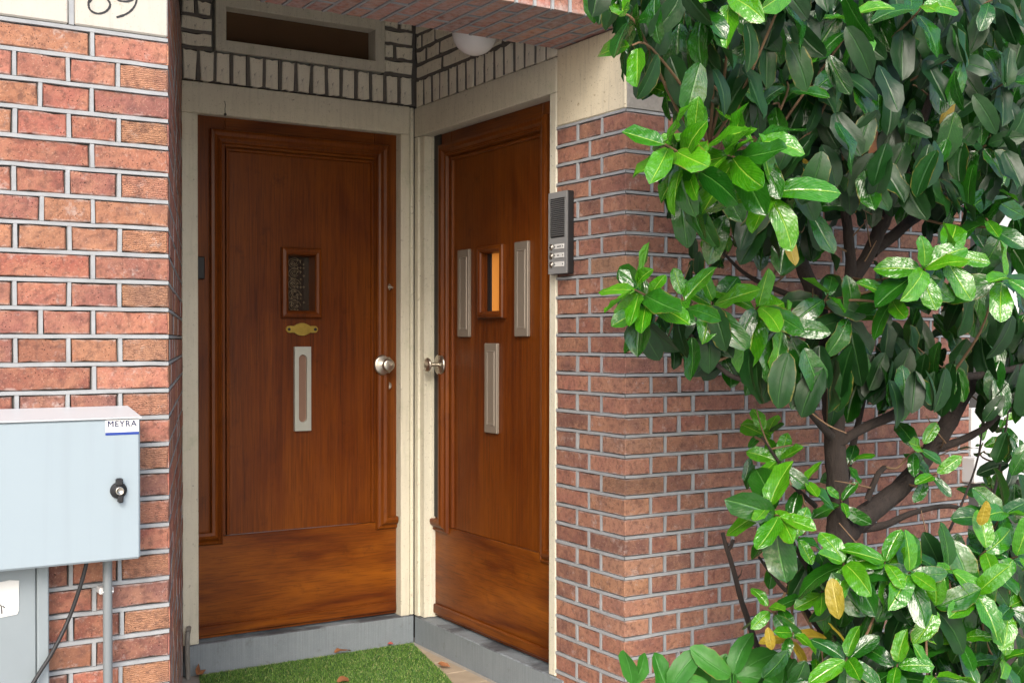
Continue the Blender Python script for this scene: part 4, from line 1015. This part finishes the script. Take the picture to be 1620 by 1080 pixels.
bush = thing('laurel_shrub', 'large cherry laurel with glossy green leaves, a few yellow, before the brick wall', 'shrub', at(1318, 1085, 2.45) * 1.0)
BO = bush.location.copy(); BO.z = 0; bush.location = BO
leaves.sort(key=lambda l: -l[3] / (l[0].translation - CAM_LOC).length)
def in_view(p):
    d = p - CAM_LOC; z = d.dot(_f2); x = 810 + FPX * d.dot(_r3) / z; y = 540 - FPX * (d.dot(_u3) / z - SHY)
    return -30 < x < 1650 and -30 < y < 1110
vis = [l for l in leaves if in_view(l[0] @ Vector((0, .5, 0)))]; rest = [l for l in leaves if not in_view(l[0] @ Vector((0, .5, 0)))]
for m_, tn, k, sz in vis[:300]:
    o = bpy.data.objects.new('leaf', LEAF[tn][k]); COL.objects.link(o); o.parent = bush
    o.matrix_local = Matrix.Translation(-BO) @ m_
vv = []; ff = []; mi = []; uvs = []; base = 0
order = list(TONES)
for m_, tn, k, sz in vis[300:] + rest:
    me0 = LEAF[tn][k]; mm = Matrix.Translation(-BO) @ m_
    vv += [tuple(mm @ v.co) for v in me0.vertices]; ff += [tuple(base + i for i in p_.vertices) for p_ in me0.polygons]
    mi += [order.index(tn)] * len(me0.polygons); uvs += [tuple(u.uv) for u in me0.uv_layers[0].data]; base += len(me0.vertices)
me = bpy.data.meshes.new('leaves'); me.from_pydata(vv, [], ff)
for tn in order: me.materials.append(MT[TONES[tn]])
me.polygons.foreach_set('material_index', mi); me.polygons.foreach_set('use_smooth', [True] * len(ff))
ul = me.uv_layers.new(name='UVMap'); ul.data.foreach_set('uv', np.array(uvs, np.float32).ravel()); me.update()
o = link('leaf', me, None, bush); o['kind'] = 'stuff'

# trunk and limbs
def limb(name, pts, rads, n=12, wob=.06, mat='bark', seed=1):
    P = curve([at(x, y, Y) - BO for x, y, Y in pts], 5)
    k = len(P) - 1; rd = []
    for i in range(len(P)):
        f = i / k * (len(rads) - 1); j = min(int(f), len(rads) - 2); rd.append(.80 * rads[j] + .80 * (rads[j + 1] - rads[j]) * (f - j))
    q = random.Random(seed)
    P = [p + Vector((q.uniform(-1, 1), q.uniform(-1, 1), 0)) * rd[i] * .10 for i, p in enumerate(P)]
    m = MB(); m.tube(P, rd, n, True, wob, seed); return m.build(name, MT[mat], bush)
limb('trunk', [(1302, 1110, 2.45), (1308, 1040, 2.45), (1318, 960, 2.45), (1325, 880, 2.45), (1326, 800, 2.45), (1322, 720, 2.45), (1318, 650, 2.45), (1308, 570, 2.45), (1296, 490, 2.43), (1268, 420, 2.4), (1235, 370, 2.35)], [.056, .048, .046, .052, .042, .040, .038, .034, .030, .026, .018], 14)
LB = [([(1330, 850, 2.45), (1368, 815, 2.45), (1420, 775, 2.46), (1466, 722, 2.47), (1500, 668, 2.48), (1530, 618, 2.5), (1590, 560, 2.5)], [.046, .044, .038, .036, .036, .032, .022]),
      ([(1322, 705, 2.44), (1360, 680, 2.40), (1415, 655, 2.36), (1455, 632, 2.33), (1500, 600, 2.3), (1560, 592, 2.3), (1640, 575, 2.28)], [.018, .018, .018, .019, .016, .014, .012]),
      ([(1470, 712, 2.47), (1510, 700, 2.42), (1552, 680, 2.38), (1590, 650, 2.34), (1640, 640, 2.3)], [.020, .016, .014, .012, .009]),
      ([(1345, 838, 2.45), (1400, 830, 2.42), (1440, 812, 2.4), (1500, 800, 2.38), (1550, 815, 2.36)], [.020, .014, .011, .009, .006]),
      ([(1312, 520, 2.44), (1345, 440, 2.45), (1340, 360, 2.45), (1330, 270, 2.42), (1320, 150, 2.4)], [.028, .022, .019, .016, .012]),
      ([(1345, 450, 2.45), (1385, 380, 2.45), (1415, 310, 2.42), (1450, 220, 2.35), (1490, 100, 2.3)], [.026, .027, .024, .018, .012]),
      ([(1380, 400, 2.46), (1440, 350, 2.46), (1490, 310, 2.45), (1560, 240, 2.4)], [.022, .022, .019, .014]),
      ([(1330, 800, 2.45), (1345, 720, 2.5), (1360, 660, 2.52), (1372, 600, 2.52)], [.015, .014, .012, .009]),
      ([(1290, 800, 2.45), (1258, 770, 2.42), (1235, 735, 2.42), (1205, 690, 2.46)], [.010, .008, .006, .004]),
      ([(1315, 690, 2.42), (1280, 650, 2.35), (1255, 625, 2.32), (1190, 605, 2.32), (1150, 590, 2.33), (1110, 550, 2.34), (1060, 490, 2.32)], [.016, .013, .011, .010, .008, .007, .005]),
      ([(1285, 480, 2.42), (1220, 455, 2.48), (1175, 430, 2.52), (1140, 395, 2.55)], [.012, .010, .007, .004]),
      ([(1240, 375, 2.35), (1215, 320, 2.25), (1190, 270, 2.22), (1120, 235, 2.25)], [.018, .013, .009, .005]),
      ([(1318, 940, 2.42), (1280, 900, 2.35), (1255, 860, 2.32), (1232, 822, 2.28)], [.012, .010, .007, .005]),
      ([(1310, 1010, 2.44), (1270, 960, 2.40), (1235, 925, 2.38), (1200, 880, 2.4)], [.014, .010, .007, .004]),
      ([(1335, 930, 2.4), (1380, 915, 2.25), (1420, 905, 2.12), (1500, 915, 2.08), (1560, 900, 2.06)], [.014, .011, .008, .007, .005]),
      ([(1480, 880, 2.2), (1520, 800, 2.35), (1548, 720, 2.45), (1556, 640, 2.5)], [.006, .005, .004, .003]),
      ([(1545, 860, 2.2), (1575, 770, 2.4), (1590, 690, 2.5), (1598, 620, 2.5)], [.007, .006, .004, .003]),
      ([(1372, 790, 2.42), (1388, 752, 2.4), (1400, 738, 2.39)], [.012, .011, .010])]
for i, (p_, rd) in enumerate(LB): limb('branch', p_, rd, 10, .06, 'bark', i + 3)
limb('branch', [(1112, 122, 2.05), (1150, 155, 2.1), (1185, 182, 2.2), (1215, 205, 2.35)], [.0035, .005, .007, .009], 8, .03, 'twig')
# thin twigs joining shoots to the nearest limb, and bare twigs in the middle
allp = []
for p_, rd in LB: allp += curve([at(x, y, Y) for x, y, Y in p_], 4)
tmb = MB(); q = random.Random(9)
for a, b in tips:
    c = min(allp, key=lambda z: (z - a).length)
    mid = (a + c) / 2 + Vector((q.uniform(-.03, .03), q.uniform(-.03, .03), q.uniform(-.05, .01)))
    L_a = (c - a).length
    if L_a > .55: c = a + (c - a) * (.55 / L_a)
    tmb.tube([p_ - BO for p_ in curve([b, a, mid, c], 4)], [.0022 + .0002 * i for i in range(13)], 6, False)
for k in range(46):
    c = q.choice(allp); d = Vector((q.uniform(-1, 1), q.uniform(-.6, .6), q.uniform(-.3, 1))).normalized() * q.uniform(.08, .22)
    tmb.tube([p_ - BO for p_ in curve([c, c + d * .5 + Vector((0, 0, q.uniform(-.02, .02))), c + d], 3)], [.0032, .003, .0026, .0023, .002, .0016, .0012], 5, False)
o = tmb.build('twigs', MT['twig'], bush); o['kind'] = 'stuff'

# bare dead stick in front of the wall
ds = MB()
ds.tube(curve([at(x, y, Y) for x, y, Y in [(1222, 1095, 2.62), (1205, 1045, 2.63), (1190, 1000, 2.64), (1173, 950, 2.66), (1160, 900, 2.68), (1150, 868, 2.69), (1143, 842, 2.7)]], 4), [.011 - .0002 * i for i in range(25)], 9, True, .08, 3)
ds.tube([at(1150, 872, 2.69), at(1157, 862, 2.685), at(1160, 853, 2.68)], [.008, .006, .005], 8, True, .1)
ds.tube([at(1166, 915, 2.67), at(1172, 908, 2.66), at(1174, 900, 2.655)], [.003, .002, .0015], 6)
tag(ds.build('dead_stick', MT['bark']), 'bare forked stick standing in front of the brick wall, left of the laurel trunk', 'stick')

# ------------------------------------------------------------------ soft leaved plants along the wall foot
low = [(1000, 1085, 2.62, [(-.05, 1.0, .10), (.5, .8, .09)]), (1058, 1092, 2.60, [(.45, .9, .13), (-.4, .7, .10), (.9, .5, .10)]), (1128, 1092, 2.58, [(.5, .85, .12), (-.6, .5, .11), (.1, 1, .10)]), (1160, 1070, 2.5, [(.8, .6, .14), (-.7, .35, .13), (.2, 1, .12), (.95, .15, .12)]), (1225, 1095, 2.45, [(-.4, .8, .12), (.4, .8, .11), (.9, .4, .11)])]
lab = ['first low green plant from the porch corner, one upright leaf', 'low green plant at the foot of the wall with a broad upright leaf', 'low green plant between two others below the dead stick', 'broad leaved low plant at the foot of the dead stick', 'low green plant under the laurel, right of the dead stick']
r = random.Random(77)
for (px, py, Y, lv), lb in zip(low, lab):
    p0 = at(px, py, Y); base = Vector((p0.x, p0.y, max(.0, p0.z - .09)))
    pl = thing('low_plant', lb, 'plant', (base.x, base.y, -.008), 0, 'low green plants along the wall foot')
    bb = Vector((base.x, base.y, -.008))
    for rx, uz, sz in lv:
        d = (_r * rx + UP * uz - _f * r.uniform(-.1, .35)).normalized()
        m = MB(); top = p0 - bb + d * .01
        m.tube(curve([Vector((0, 0, 0)), Vector((top.x * .3, top.y * .3, top.z * .6)), top], 4), [.004, .0038, .0036, .0034, .0032, .003, .0028, .0026, .0024], 6); m.build('stem', MT['leaf_low'], pl)
        nn = -_f * .9 + UP * .5 + _r * r.uniform(-.5, .5); nn = nn - d * nn.dot(d); nn.normalize(); x = d.cross(nn)
        o = bpy.data.objects.new('leaf', LEAF['g'][r.randrange(7)]); COL.objects.link(o); o.parent = pl
        o.matrix_local = Matrix(((x.x, d.x, nn.x, top.x), (x.y, d.y, nn.y, top.y), (x.z, d.z, nn.z, top.z), (0, 0, 0, 1))) @ Matrix.Diagonal((sz * 1.15, sz, sz, 1))

# ------------------------------------------------------------------ fallen leaves
for (x, y, a, sz, lb, tn) in [(1.325, 4.425, 55, .085, 'brown fallen leaf beside the thin pipe, left end of the turf mat', 'd'), (1.90, 4.442, 12, .075, 'orange brown fallen leaf at the back edge of the turf mat', 'd'), (2.185, 4.075, -70, .050, 'curled red brown fallen leaf at the right edge of the turf mat', 'd'), (1.745, 4.055, 20, .06, 'brown fallen leaf in the middle of the turf mat', 'd')]:
    o = bpy.data.objects.new('fallen_leaf', LEAF[tn][int(x * 10) % 7]); COL.objects.link(o)
    o.location = (x, y, .017); o.rotation_euler = (R(14), R(28), R(a - 90)); o.scale = (sz * .8, sz, sz * 1.4)
    tag(o, lb, 'fallen leaf', 'dry leaves on the porch floor')
m = MB(); m.add([(-.012, -.009, .006), (.010, -.011, .003), (.013, .008, .007), (-.008, .011, .004), (0, 0, .012)], [(0, 1, 4), (1, 2, 4), (2, 3, 4), (3, 0, 4)], True)
tag(m.build('petal', simple('red_petal', (.42, .09, .07), .6), loc=(2.165, 4.468, .008)), 'small red petal at the foot of the threshold near the porch corner', 'petal')

# ------------------------------------------------------------------ white window far right
wi = thing('white_window', 'white painted window on a white stone sill behind the laurel, far right', 'window', (4.0, YF, .73))
WO = Vector((4.0, YF, .73))
m = MB(); m.bbox((3.972, YF - .06, .735), (5.6, YF + .06, .838), .006); m.build('sill', MT['white_frame'], wi, loc=-WO)
m = MB(); m.bbox((4.014, YF - .012, .8385), (5.6, YF + .06, 1.03), .004); m.build('bottom_rail', MT['white_frame'], wi, loc=-WO)
m = MB(); m.bbox((4.148, YF - .012, 1.0305), (4.32, YF + .06, 2.04), .004); m.build('mullion', MT['white_frame'], wi, loc=-WO)
m = MB(); m.box((4.014, YF + .02, 1.0305), (4.147, YF + .03, 2.04)); m.build('glass_pane', simple('window_glass', (.05, .06, .075), .08, 0, 50, .2), wi, loc=-WO)
m = MB(); m.box((4.321, YF + .02, 1.0305), (5.6, YF + .03, 2.04)); m.build('glass_pane', simple('window_glass_large', (.05, .06, .075), .08, 0, 50, .2), wi, loc=-WO)
